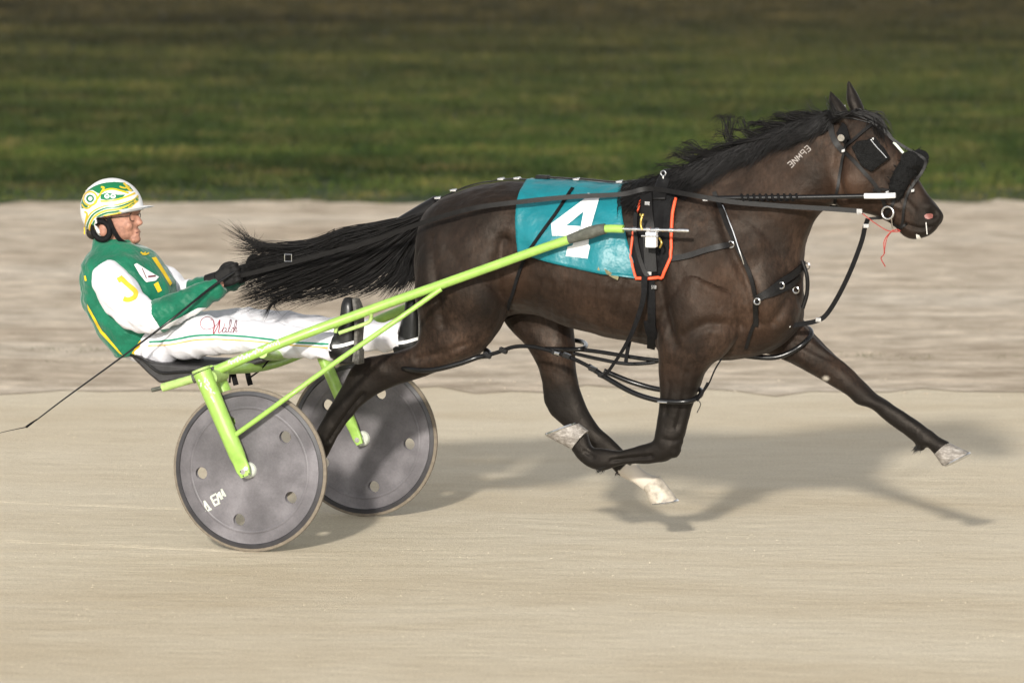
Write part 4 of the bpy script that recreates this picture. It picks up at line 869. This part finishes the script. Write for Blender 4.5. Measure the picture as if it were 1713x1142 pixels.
# ------------------------------------------------------------------ driver
pbase = U(270, 600, 0)
per = thing('person', 'driver in green and white silks and patterned helmet, leaning back holding reins', 'person', pbase)
bd = MB()
# head (a little back-tilted), neck, trunk, limbs as one figure
def hsec(a, b, w, y=0.): return sec(a, b, w, y)
bd.loft([hsec((160, 420), (222, 420), .07), hsec((166, 404), (214, 408), .058), hsec((158, 392), (216, 402), .056), hsec((150, 384), (226, 396), .060), hsec((146, 372), (229, 384), .068), hsec((143, 358), (230, 370), .071), hsec((143, 342), (230, 354), .071), hsec((150, 326), (224, 336), .070), hsec((170, 316), (210, 322), .04)], 4, 28, 2.3)
bd.loft([hsec((230, 356), (222, 352), .009), hsec((235, 365), (222, 361), .011), hsec((239, 372), (222, 367), .013), hsec((237, 376), (222, 374), .015), hsec((230, 379), (222, 378), .011)], 3, 12, 2)     # nose
bd.ell(U(228, 386, 0), (.018, 0, 0), (0, .024, 0), (0, 0, .008)); bd.ell(U(228, 391.5, 0), (.017, 0, 0), (0, .022, 0), (0, 0, .008)); bd.ell(U(226, 400, 0), (.024, 0, 0), (0, .03, 0), (0, 0, .020))
bd.ell(U(226, 353, 0), (.02, 0, 0), (0, .05, 0), (0, 0, .010))
for s in (-1, 1): bd.ell(U(214, 377, s*.036), (.024, 0, 0), (0, .022, 0), (0, 0, .026)); bd.ell(U(183, 383, -.0)+Vector((0, s*.074, 0)), (.022, 0, .004), (0, .010, 0), (-.003, 0, .030))
TOR = [((206, 590), (290, 566), .165), ((176, 556), (285, 525), .165), ((152, 510), (284, 487), .17), ((148, 476), (272, 464), .175), ((152, 442), (248, 436), .17), ((162, 416), (228, 414), .10), ((165, 404), (220, 406), .06)]
bd.loft([hsec(*t) for t in TOR], 4, 24, 2.4)
ARM_N = [(184, 462, -.165, .060), (205, 500, -.215, .058), (240, 530, -.235, .050), (280, 522, -.225, .045), (325, 500, -.17, .038), (362, 480, -.125, .030), (376, 468, -.11, .03)]
ARM_F = [(238, 452, .165, .060), (265, 470, .205, .055), (300, 492, .225, .048), (340, 486, .20, .042), (380, 470, .155, .035), (412, 457, .135, .029), (424, 450, .13, .03)]
LEG_N = [(262, 572, -.085, .095), (330, 562, -.14, .088), (400, 560, -.22, .078), (450, 568, -.28, .070), (510, 573, -.33, .055), (555, 577, -.365, .042), (574, 583, -.382, .034)]
LEG_F = [(300, 565, .085, .095), (370, 552, .15, .088), (450, 545, .24, .076), (520, 548, .30, .068), (590, 556, .34, .055), (655, 562, .368, .042), (681, 569, .38, .034)]
def limb(mb, L, k=1.0, add=0., lo=0, hi=None, per_=5, n=20):
    L = L[lo:hi]; P = pts3([q[:3] for q in L], per_); R = catmull([(q[3],) for q in L], per_)[:, 0]; mb.tube(P, list(R*k+add), n)
for L in (ARM_N, ARM_F, LEG_N, LEG_F): limb(bd, L, .72)
for L, foot in ((LEG_N, [(585, 598, -.385), (586, 560, -.39), (584, 520, -.395), (583, 505, -.395)]), (LEG_F, [(692, 582, .38), (694, 550, .38), (692, 520, .38), (691, 505, .38)])): bd.tube(pts3(foot, 4), [.022, .026, .024, .014], 14)
pme = remesh(bd, .0055, 3, .45); obj('body', pme, 'skin', per)
FBV = bvh_of(pme)
for s in (-1, 1):
    c = U(221, 361, 0)+Vector((-.002, s*.032, 0)); MB().ell(c, (.011, 0, 0), (0, .013, 0), (0, 0, .008)).build('eye', 'eye_white', per); MB().ell(c+Vector((.008, s*.002, 0)), (.004, 0, 0), (0, .006, 0), (0, 0, .006)).build('iris', 'dark_hair', per)
    MB().tube([c+Vector((.008, -s*.014, .018)), c+Vector((.010, s*.004, .021)), c+Vector((-.002, s*.022, .016))], [.003, .004, .002], 8).build('eyebrow', 'dark_hair', per)
k = MB(); k.tube([U(229, 388.5, 0)+Vector((.007, y, -.001*abs(y)*30)) for y in (-.022, -.011, 0, .011, .022)], .0022, 6); k.build('mouth', 'maroon_thread', per)
# glasses
gl = MB()
for s in (-1, 1):
    c = U(226, 361, 0)+Vector((.012-.004, s*.034, -.002)); gl.tube([c+Vector((-abs(.010*math.sin(a))*.3-.008*(math.cos(a)*s > 0)*math.cos(a)*s, .027*math.cos(a), .019*math.sin(a))) for a in np.linspace(0, 2*math.pi, 22, endpoint=False)], .0016, 6, closed=True)
    gl.tube([c+Vector((-.010, s*.026, .006)), U(184, 364, 0)+Vector((0, s*.086, 0))], .002, 6)
gl.tube([U(226, 360, 0)+Vector((.014, y, .002)) for y in (-.009, 0, .009)], .0018, 6); gl.build('glasses', 'dark_hair', per)
# jacket: inflated trunk and arms, white sleeves, green cuffs
jk = MB()
JT = [((203, 594), (262, 590), .155), ((186, 578), (290, 556), .185), ((168, 553), (293, 522), .19), ((146, 510), (291, 486), .193), ((142, 476), (281, 461), .197), ((146, 440), (257, 430), .19), ((156, 414), (235, 411), .115), ((158, 402), (224, 404), .075), ((160, 397), (221, 402), .07)]
jk.loft([hsec(*t) for t in JT], 4, 32, 2.4)
jme = remesh(jk, .007, 5, .5); cj = coords(jme); nj = normals(jme)
cj = cj+nj*np.array([[.009*noise.noise(Vector((c[0]*8, c[1]*8, c[2]*14)))-.009*abs(noise.noise(Vector((c[0]*9+c[2]*7, c[1]*8, c[2]*16))))+.005*noise.noise(Vector((c[0]*22+c[2]*12, c[1]*14, c[2]*22)))] for c in cj]); set_coords(jme, cj)
jo = obj('jacket', jme, 'jersey', per); JBV = bvh_of(jme)
def sleeve(L, name, hi, lo, add, mat, ext=0, fold=.011):
    mb = MB(); LL = [q for q in L[lo:hi]]; limb(mb, LL, 1.0, add, 0, None, 8, 24); me = remesh(mb, .0065, 3, .5); c = coords(me); nn = normals(me)
    c = c+nn*np.array([[fold*noise.noise(Vector((a[0]*16+a[2]*8, a[1]*9, a[2]*15)))+fold*.5*noise.noise(Vector((a[0]*34, a[1]*20, a[2]*30+a[0]*20)))] for a in c]); set_coords(me, c); return obj(name, me, mat, per), bvh_of(me)
SL_N = [(178, 455, -.15, .066), (188, 474, -.20, .088), (208, 503, -.235, .090), (236, 527, -.25, .078), (262, 530, -.25, .068), (285, 520, -.235, .062), (312, 506, -.20, .056), (345, 491, -.145, .048), (364, 481, -.122, .043), (370, 475, -.115, .040)]
SL_F = [(232, 450, .15, .064), (248, 458, .19, .078), (270, 472, .215, .078), (300, 490, .23, .066), (325, 490, .22, .058), (350, 482, .19, .052), (385, 468, .155, .045), (402, 461, .14, .040)]
o1, S1 = sleeve(SL_N, 'sleeve', 6, 0, 0, 'sleeve'); o2, S2 = sleeve(SL_N, 'cuff', None, 4, .005, 'jersey'); sleeve(SL_F, 'sleeve', 5, 0, 0, 'sleeve'); sleeve(SL_F, 'cuff', None, 4, .004, 'jersey')
k = MB(); px_poly(k, S2, [(251, 551), (262, 552), (300, 545), (335, 520), (345, 514), (330, 515), (300, 531), (270, 546)], .003, 4, -.23); k.build('cuff_stripe', 'white_print', o2)
k = MB(); c5 = lambda x, y: (100+x/3.005, 270+y/3.005)
px_stroke(k, S1, [c5(*p) for p in [(292, 600), (318, 586)]], 9, .003, 5, -.3, 4)
px_stroke(k, S1, [c5(*p) for p in [(310, 590), (332, 612), (362, 638), (380, 658), (378, 678), (360, 692), (338, 696), (320, 690)]], 8, .003, 6, -.3, 4); k.build('letter', 'yellow_deep', o1, label='yellow letter J on the sleeve')
k = MB(); px_poly(k, JBV, [c5(*p) for p in [(140, 715), (215, 850), (228, 862), (318, 972), (300, 962), (205, 860), (145, 745)]], .003, 5); k.build('back_panel', 'yellow', jo)
k = MB(); px_poly(k, JBV, [c5(*p) for p in [(360, 962), (400, 900), (480, 850), (520, 845), (470, 915), (440, 985), (420, 985)]], .004, 5); k.build('hip_panel', 'yellow', jo)
k = MB(); px_poly(k, JBV, [c5(*p) for p in [(460, 486), (482, 482), (528, 555), (562, 612), (552, 626), (518, 570)]], .003, 5); px_poly(k, JBV, [c5(*p) for p in [(470, 618), (492, 605), (512, 650), (492, 660)]], .003, 5); k.build('front_stripe', 'yellow', jo)
k = MB(); px_poly(k, JBV, [c5(*p) for p in [(372, 522), (385, 515), (440, 550), (495, 582), (480, 600), (432, 608), (400, 570)]], .005, 5); kp = k.build('patch', 'white_print', jo)
k = MB(); px_stroke(k, JBV, [c5(440, 582), c5(478, 578)], 3, .007, 4); px_stroke(k, JBV, [c5(410, 540), c5(432, 590)], 1.4, .007, 4); k.build('patch_print', 'maroon_thread', kp)
k = MB(); px_stroke(k, JBV, [c5(405, 458), c5(425, 470), c5(448, 462)], 2.6, .003, 4); px_stroke(k, JBV, [c5(412, 470), c5(432, 458)], 2, .003, 4); k.build('collar_print', 'yellow', jo)
k = MB(); px_stroke(k, JBV, [c5(128, 575), c5(133, 600)], 3, .003, 4); k.build('collar_print', 'yellow', jo)
cl = MB(); cl.loft([hsec((157, 410), (226, 412), .078), hsec((157, 402), (224, 405), .072), hsec((160, 396), (221, 401), .067)], 4, 28, 2.2); cl.build('collar', 'jersey', jo)
# trousers
def trouser(L, sd):
    mb = MB(); limb(mb, L, 1.0, 0, 0, None, 7, 26); return mb
TN = [(255, 578, -.08, .098), (300, 567, -.12, .100), (345, 562, -.155, .094), (395, 561, -.215, .083), (450, 567, -.275, .075), (505, 573, -.325, .069), (545, 577, -.36, .066), (568, 579, -.374, .064)]
TF = [(292, 570, .08, .100), (340, 560, .12, .102), (400, 550, .19, .094), (470, 548, .26, .078), (530, 552, .30, .072), (590, 558, .34, .072), (640, 562, .362, .072), (674, 563, .372, .068)]
tb = MB()
for L in (TN, TF): limb(tb, L, 1.0, 0, 0, None, 7, 26)
tb.loft([hsec((208, 592), (292, 552), .16), hsec((230, 604), (320, 548), .165), hsec((262, 604), (335, 556), .15)], 4, 24, 2.4)
tme = remesh(tb, .007, 4, .5); ct = coords(tme); nt_ = normals(tme)
ct = ct+nt_*np.array([[.009*noise.noise(Vector((a[0]*13, a[1]*8, a[2]*9)))-.022*abs(noise.noise(Vector((a[0]*11+a[2]*8, a[1]*5, a[2]*6-a[0]*3))))+.004*noise.noise(Vector((a[0]*26+a[2]*14, a[1]*10, a[2]*12)))] for a in ct]); set_coords(tme, ct)
to = obj('trousers', tme, 'trouser', per); TBV = bvh_of(tme)
k = MB(); px_stroke(k, TBV, [(250, 572), (285, 569), (330, 561), (385, 561), (440, 566), (490, 572), (556, 576)], 3.0, .0025, 8, -.25); k.build('stripe', 'green_thread', to)
k = MB(); px_stroke(k, TBV, [(248, 578), (285, 576), (330, 568), (385, 568), (440, 572), (490, 577), (556, 582)], 1.7, .0025, 8, -.25); k.build('stripe', 'yellow_deep', to)
k = MB()
for st, w in [([(768, 792), (740, 782), (714, 796), (708, 822), (726, 842), (760, 842), (790, 822), (806, 796)], [.6, .9, 1.2, .9, .6]), ([(758, 796), (772, 800), (778, 830), (772, 860), (778, 862), (796, 828), (806, 798)], [1.0, 2.0, 1.6, .8]), ([(806, 798), (804, 830), (800, 860), (812, 856), (828, 830), (832, 812)], [1.6, 1.6, .8, .7])]:
    px_stroke(k, TBV, [c5(*p) for p in st], w, .0025, 6, -.25)
k.build('lettering', 'red_thread', to, label='red script capital W')
k = MB()
for st in ([(836, 838), (824, 842), (820, 856), (828, 860), (838, 848), (838, 836), (838, 858), (846, 856)], [(846, 856), (860, 826), (862, 800), (856, 804), (850, 850), (856, 860), (862, 854)], [(862, 854), (872, 834), (876, 850), (868, 860), (862, 856)], [(874, 858), (888, 826), (890, 804), (884, 806), (874, 860), (884, 838), (890, 836), (886, 856), (896, 852)]):
    px_stroke(k, TBV, [c5(*p) for p in st], 1.15, .0025, 5, -.25)
k.build('lettering', 'maroon_thread', to, label='script letters alsh')
# boots
def boot(F_, y, lab):
    dx, dy = F_; b = MB(); q = lambda x, y_, yy=0: (x+dx, y_+dy, y+yy)
    b.tube(pts3([q(558, 578), q(566, 580), q(577, 583)], 4), [.056, .054, .050], 20)
    b.loft([sec(q(560, 606)[:2], q(594, 608)[:2], .038, y), sec(q(558, 590)[:2], q(597, 594)[:2], .044, y), sec(q(560, 560)[:2], q(598, 566)[:2], .046, y), sec(q(570, 530)[:2], q(598, 534)[:2], .047, y), sec(q(573, 508)[:2], q(596, 511)[:2], .042, y), sec(q(577, 497)[:2], q(592, 499)[:2], .026, y)], 4, 22, 2.4)
    me = remesh(b, .006, 3, .5); o = obj('boot', me, 'boot', per, label=lab)
    c = [(q(596, 604), .034), (q(599, 585), .037), (q(600, 565), .037), (q(601, 540), .043), (q(599, 515), .042), (q(595, 499), .025)]
    sb = MB(); sb.loft([(np.array(U(p[0][0], p[0][1], y)), np.array([.010, 0, 0]), np.array([0, p[1]+.003, 0])) for p in c], 4, 16, 4); so_ = sb.build('sole', 'sole', o)
    h = MB(); h.box(U(*q(601, 596)), (.012, 0, 0), (0, .034, 0), (0, 0, .032)); h.build('heel', 'sole', so_, False, bevel=.006)
    st = MB(); P = [U(*q(577, 576))+Vector((.0+.055*math.cos(a)*.55, .056*math.sin(a), .005*math.cos(a))) for a in np.linspace(0, 2*math.pi, 24, endpoint=False)]
    BV = bvh_of(me); st = MB(); sstrap(st, BV, [(557+dx, 580+dy), (572+dx, 578+dy), (597+dx, 570+dy)], .013, .004, .003, 5, y); st.build('strap', 'white_plastic', o); return o
boot((0, 0), -.385, 'black boot against the near foot rest'); boot((107, -6), .38, 'black boot on the far side')
# gloves: palm, four curled fingers and a thumb closed on the rein
def glove(cx, cy, y, s):
    c = U(cx, cy, y); g = MB(); f = Vector((.93, 0, .36)).normalized(); up = Vector((-.36, 0, .93)).normalized(); out = Vector((0, s, 0))
    g.loft([(np.array(c-f*.055), np.array(up)*.034, np.array([0, .028, 0])), (np.array(c-f*.03), np.array(up)*.040, np.array([0, .026, 0])), (np.array(c), np.array(up)*.046, np.array([0, .022, 0])), (np.array(c+f*.025), np.array(up)*.045, np.array([0, .018, 0]))], 3, 18, 2.3)
    for i, (o_, L) in enumerate(((.034, .90), (.012, 1.0), (-.011, .95), (-.033, .78))):
        k0 = c+f*.024+up*o_+out*.006; P = [k0-f*.02, k0, k0+f*.026*L+out*.004, k0+f*.034*L-out*.018, k0+f*.020*L-out*.036, k0-f*.004-out*.034]; g.tube(catmull([tuple(p) for p in P], 4), [.012, .0125, .0115, .0105, .0095, .008], 10)
    t0 = c-f*.025+up*.030-out*.012; g.tube(catmull([tuple(p) for p in (t0, t0+f*.022+up*.018-out*.010, t0+f*.050+up*.016-out*.022, t0+f*.068-up*.002-out*.030)], 4), [.015, .013, .0115, .009], 10)
    me = remesh(g, .0042, 2, .45); o = obj('glove', me, 'glove', per)
    k = MB(); k.tube([c-f*.095, c-f*.07, c-f*.044], [.040, .039, .037], 16); k.build('wrist_band', 'glove', o); return o
glove(380, 462, -.11, -1); glove(430, 448, .13, 1)
# helmet
hel = MB(); hc = U(187, 350, 0); f = Vector((.96, 0, .18)).normalized(); up = Vector((-.18, 0, .96)).normalized()
hel.ell(hc, f*.142, (0, .122, 0), up*.137, 48, 32); hme2 = hel.mesh('helmet'); bm = bmesh.new(); bm.from_mesh(hme2)
def cut(bm, p, nrm): bmesh.ops.bisect_plane(bm, geom=bm.verts[:]+bm.edges[:]+bm.faces[:], plane_co=p, plane_no=nrm, clear_inner=True)
a, b = U(240, 350, 0), U(190, 362, 0); d = b-a; cutn = Vector((-d.z, 0, d.x)); cutn = cutn if cutn.z > 0 else -cutn
# rim: level over the face, dipping round the nape
for vtx in bm.verts:
    pass
cm = U(190, 362, 0)
dele = []
for fc in bm.faces:
    q_ = fc.calc_center_median(); xr = (q_-hc).dot(f)/.142
    lim = -.030 if xr > .18 else (-.030-.085*min(1, (.18-xr)/.45))
    ear = ((xr+.02)**2/.09+(((q_-hc).dot(up)+.075)/.055)**2) < 1 and abs(q_.y) > .06
    if (q_-hc).dot(up) < lim or ear: dele.append(fc)
bmesh.ops.delete(bm, geom=dele, context='FACES'); bm.to_mesh(hme2); bm.free()
for vtx in range(0): pass
ho = obj('helmet', hme2, 'white_print', per, label='white helmet patterned in green and yellow'); mm = ho.modifiers.new('s', 'SOLIDIFY'); mm.thickness = .012; mm.offset = -1
smooth_mesh(hme2, 2, .5); EBV = bvh_of(hme2)
vz = MB(); R_ = []
for a_ in np.linspace(-1.05, 1.05, 25):
    base = hc+f*(.136*math.cos(a_))+Vector((0, .118*math.sin(a_), 0))+up*(-.018); tip = base+f*(.062*math.cos(a_*.9)**1.5)+Vector((0, .014*math.sin(a_), 0))-up*.004; R_.append((base, tip))
for th_ in (0, .005):
    vz.add([p+up*(th_+(.006 if i == 0 else 0)) for bt in R_ for i, p in enumerate(bt)], [(2*i, 2*i+1, 2*i+3, 2*i+2) for i in range(24)])
vz.build('visor', 'white_plastic', ho)
def hst(pl, w, mat, off=.0022):
    k = MB(); px_stroke(k, EBV, [c5(*p) for p in pl], w, off, 6, 0, 3); return k.build('stripe', mat, ho)
M['helmet_green'] = simple('helmet_green', (.006, .15, .055), .3, var=.1, coat=.4); M['helmet_yellow'] = simple('helmet_yellow', (.62, .43, .02), .3, var=.1, coat=.4)
k = MB(); px_poly(k, EBV, [c5(*p) for p in [(140, 150), (170, 125), (215, 108), (260, 104), (320, 108), (350, 125), (370, 150), (330, 150), (300, 142), (235, 142), (210, 165), (190, 160), (165, 145)]], .0018, 5); k.build('panel', 'helmet_green', ho)
k = MB(); px_poly(k, EBV, [c5(*p) for p in [(108, 215), (114, 190), (130, 170), (150, 200), (140, 235), (112, 236)]], .0018, 5); k.build('panel', 'helmet_green', ho)
k = MB(); px_poly(k, EBV, [c5(*p) for p in [(206, 168), (236, 158), (290, 168), (330, 168), (310, 185), (235, 196), (205, 190)]], .0018, 5); k.build('panel', 'helmet_green', ho)
for i, (m_, w_) in enumerate([('helmet_yellow', 3), ('helmet_green', 3), ('helmet_yellow', 3), ('helmet_green', 2.6), ('helmet_yellow', 2.2)]):
    o_ = i*14; hst([(178-o_*.95, 372-o_*.1), (176-o_*.85, 330-o_*.3), (196-o_*.62, 292-o_*.62), (236-o_*.2, 272-o_*.85), (290+o_*.05, 262-o_*.80), (345+o_*.35, 235-o_*.72), (392+o_*.02, 196-o_*.45)], w_, m_)
hst([(215, 150), (260, 140), (310, 150), (345, 160)], 3, 'helmet_yellow'); hst([(205, 200), (250, 200), (300, 190), (350, 172), (378, 160)], 3, 'helmet_yellow')
hst([(208, 130), (222, 135), (205, 165), (190, 190)], 3, 'helmet_yellow'); hst([(132, 150), (175, 122), (225, 106), (270, 102)], 3.0, 'white_plastic', .003); hst([(320, 110), (335, 125), (345, 140), (360, 150)], 3.5, 'helmet_yellow'); hst([(300, 128), (325, 135), (350, 130)], 2.5, 'helmet_yellow')
for r_, m_ in ((34, 'helmet_yellow'), (24, 'white_plastic'), (15, 'helmet_green')): hst([(155+r_*math.cos(a), 188+r_*math.sin(a)) for a in np.linspace(0, 6.4, 14)], 2.6, m_, .003)
hst([(112, 215), (130, 235), (150, 232), (170, 212), (185, 190)], 2.4, 'helmet_yellow', .003); hst([(126, 252), (138, 264), (132, 300)], 3, 'helmet_yellow')
for cx_ in (238, 268): hst([(cx_+9*math.cos(a), 176+8*math.sin(a)) for a in np.linspace(0, 6.4, 10)], 2.4, 'white_plastic', .003)
# ear cups, chin strap
for s in (-1, 1):
    c = U(183, 383, 0)+Vector((0, s*.090, 0)); k = MB(); k.tube([c+Vector((.040*math.cos(a), 0, .040*math.sin(a)-.004*math.cos(a))) for a in np.linspace(0, 2*math.pi, 24, endpoint=False)], .013, 8, closed=True); k.build('ear_pad', 'nylon', ho)
    k = MB(); k.strap(catmull([tuple(U(196, 362, 0)+Vector((0, s*.100, 0))), tuple(U(202, 380, 0)+Vector((0, s*.092, 0))), tuple(U(210, 398, 0)+Vector((0, s*.072, 0))), tuple(U(218, 408, 0)+Vector((0, s*.03, 0))), tuple(U(220, 410, 0))], 5), [(0.1, s, -.2)]*21, .020, .004); k.build('chin_strap', 'nylon', ho)
k = MB(); k.ell(U(160, 388, 0), (.035, 0, 0), (0, .07, 0), (0, 0, .035)); k.build('hair', 'dark_hair', per)
# ------------------------------------------------------------------ whip
wh_ = thing('driving_whip', 'long thin black whip held in the near hand, trailing to the ground side', 'whip', U(200, 600, -.35))
k = MB(); k.tube(pts3([(392, 455, -.13), (352, 482, -.20), (290, 532, -.34), (205, 596, -.40), (110, 665, -.44), (60, 703, -.46)], 6), [.0065, .006, .0052, .0042, .0034, .0028], 8); k.build('shaft', 'plastic_black', wh_)
k = MB(); k.tube(pts3([(62, 701, -.46), (52, 708, -.46), (44, 714, -.46)], 3), [.003, .005, .006], 6); k.tube(pts3([(44, 714, -.46), (20, 719, -.47), (-6, 725, -.48)], 4), [.0022, .0012], 5); k.build('lash', 'nylon', wh_)
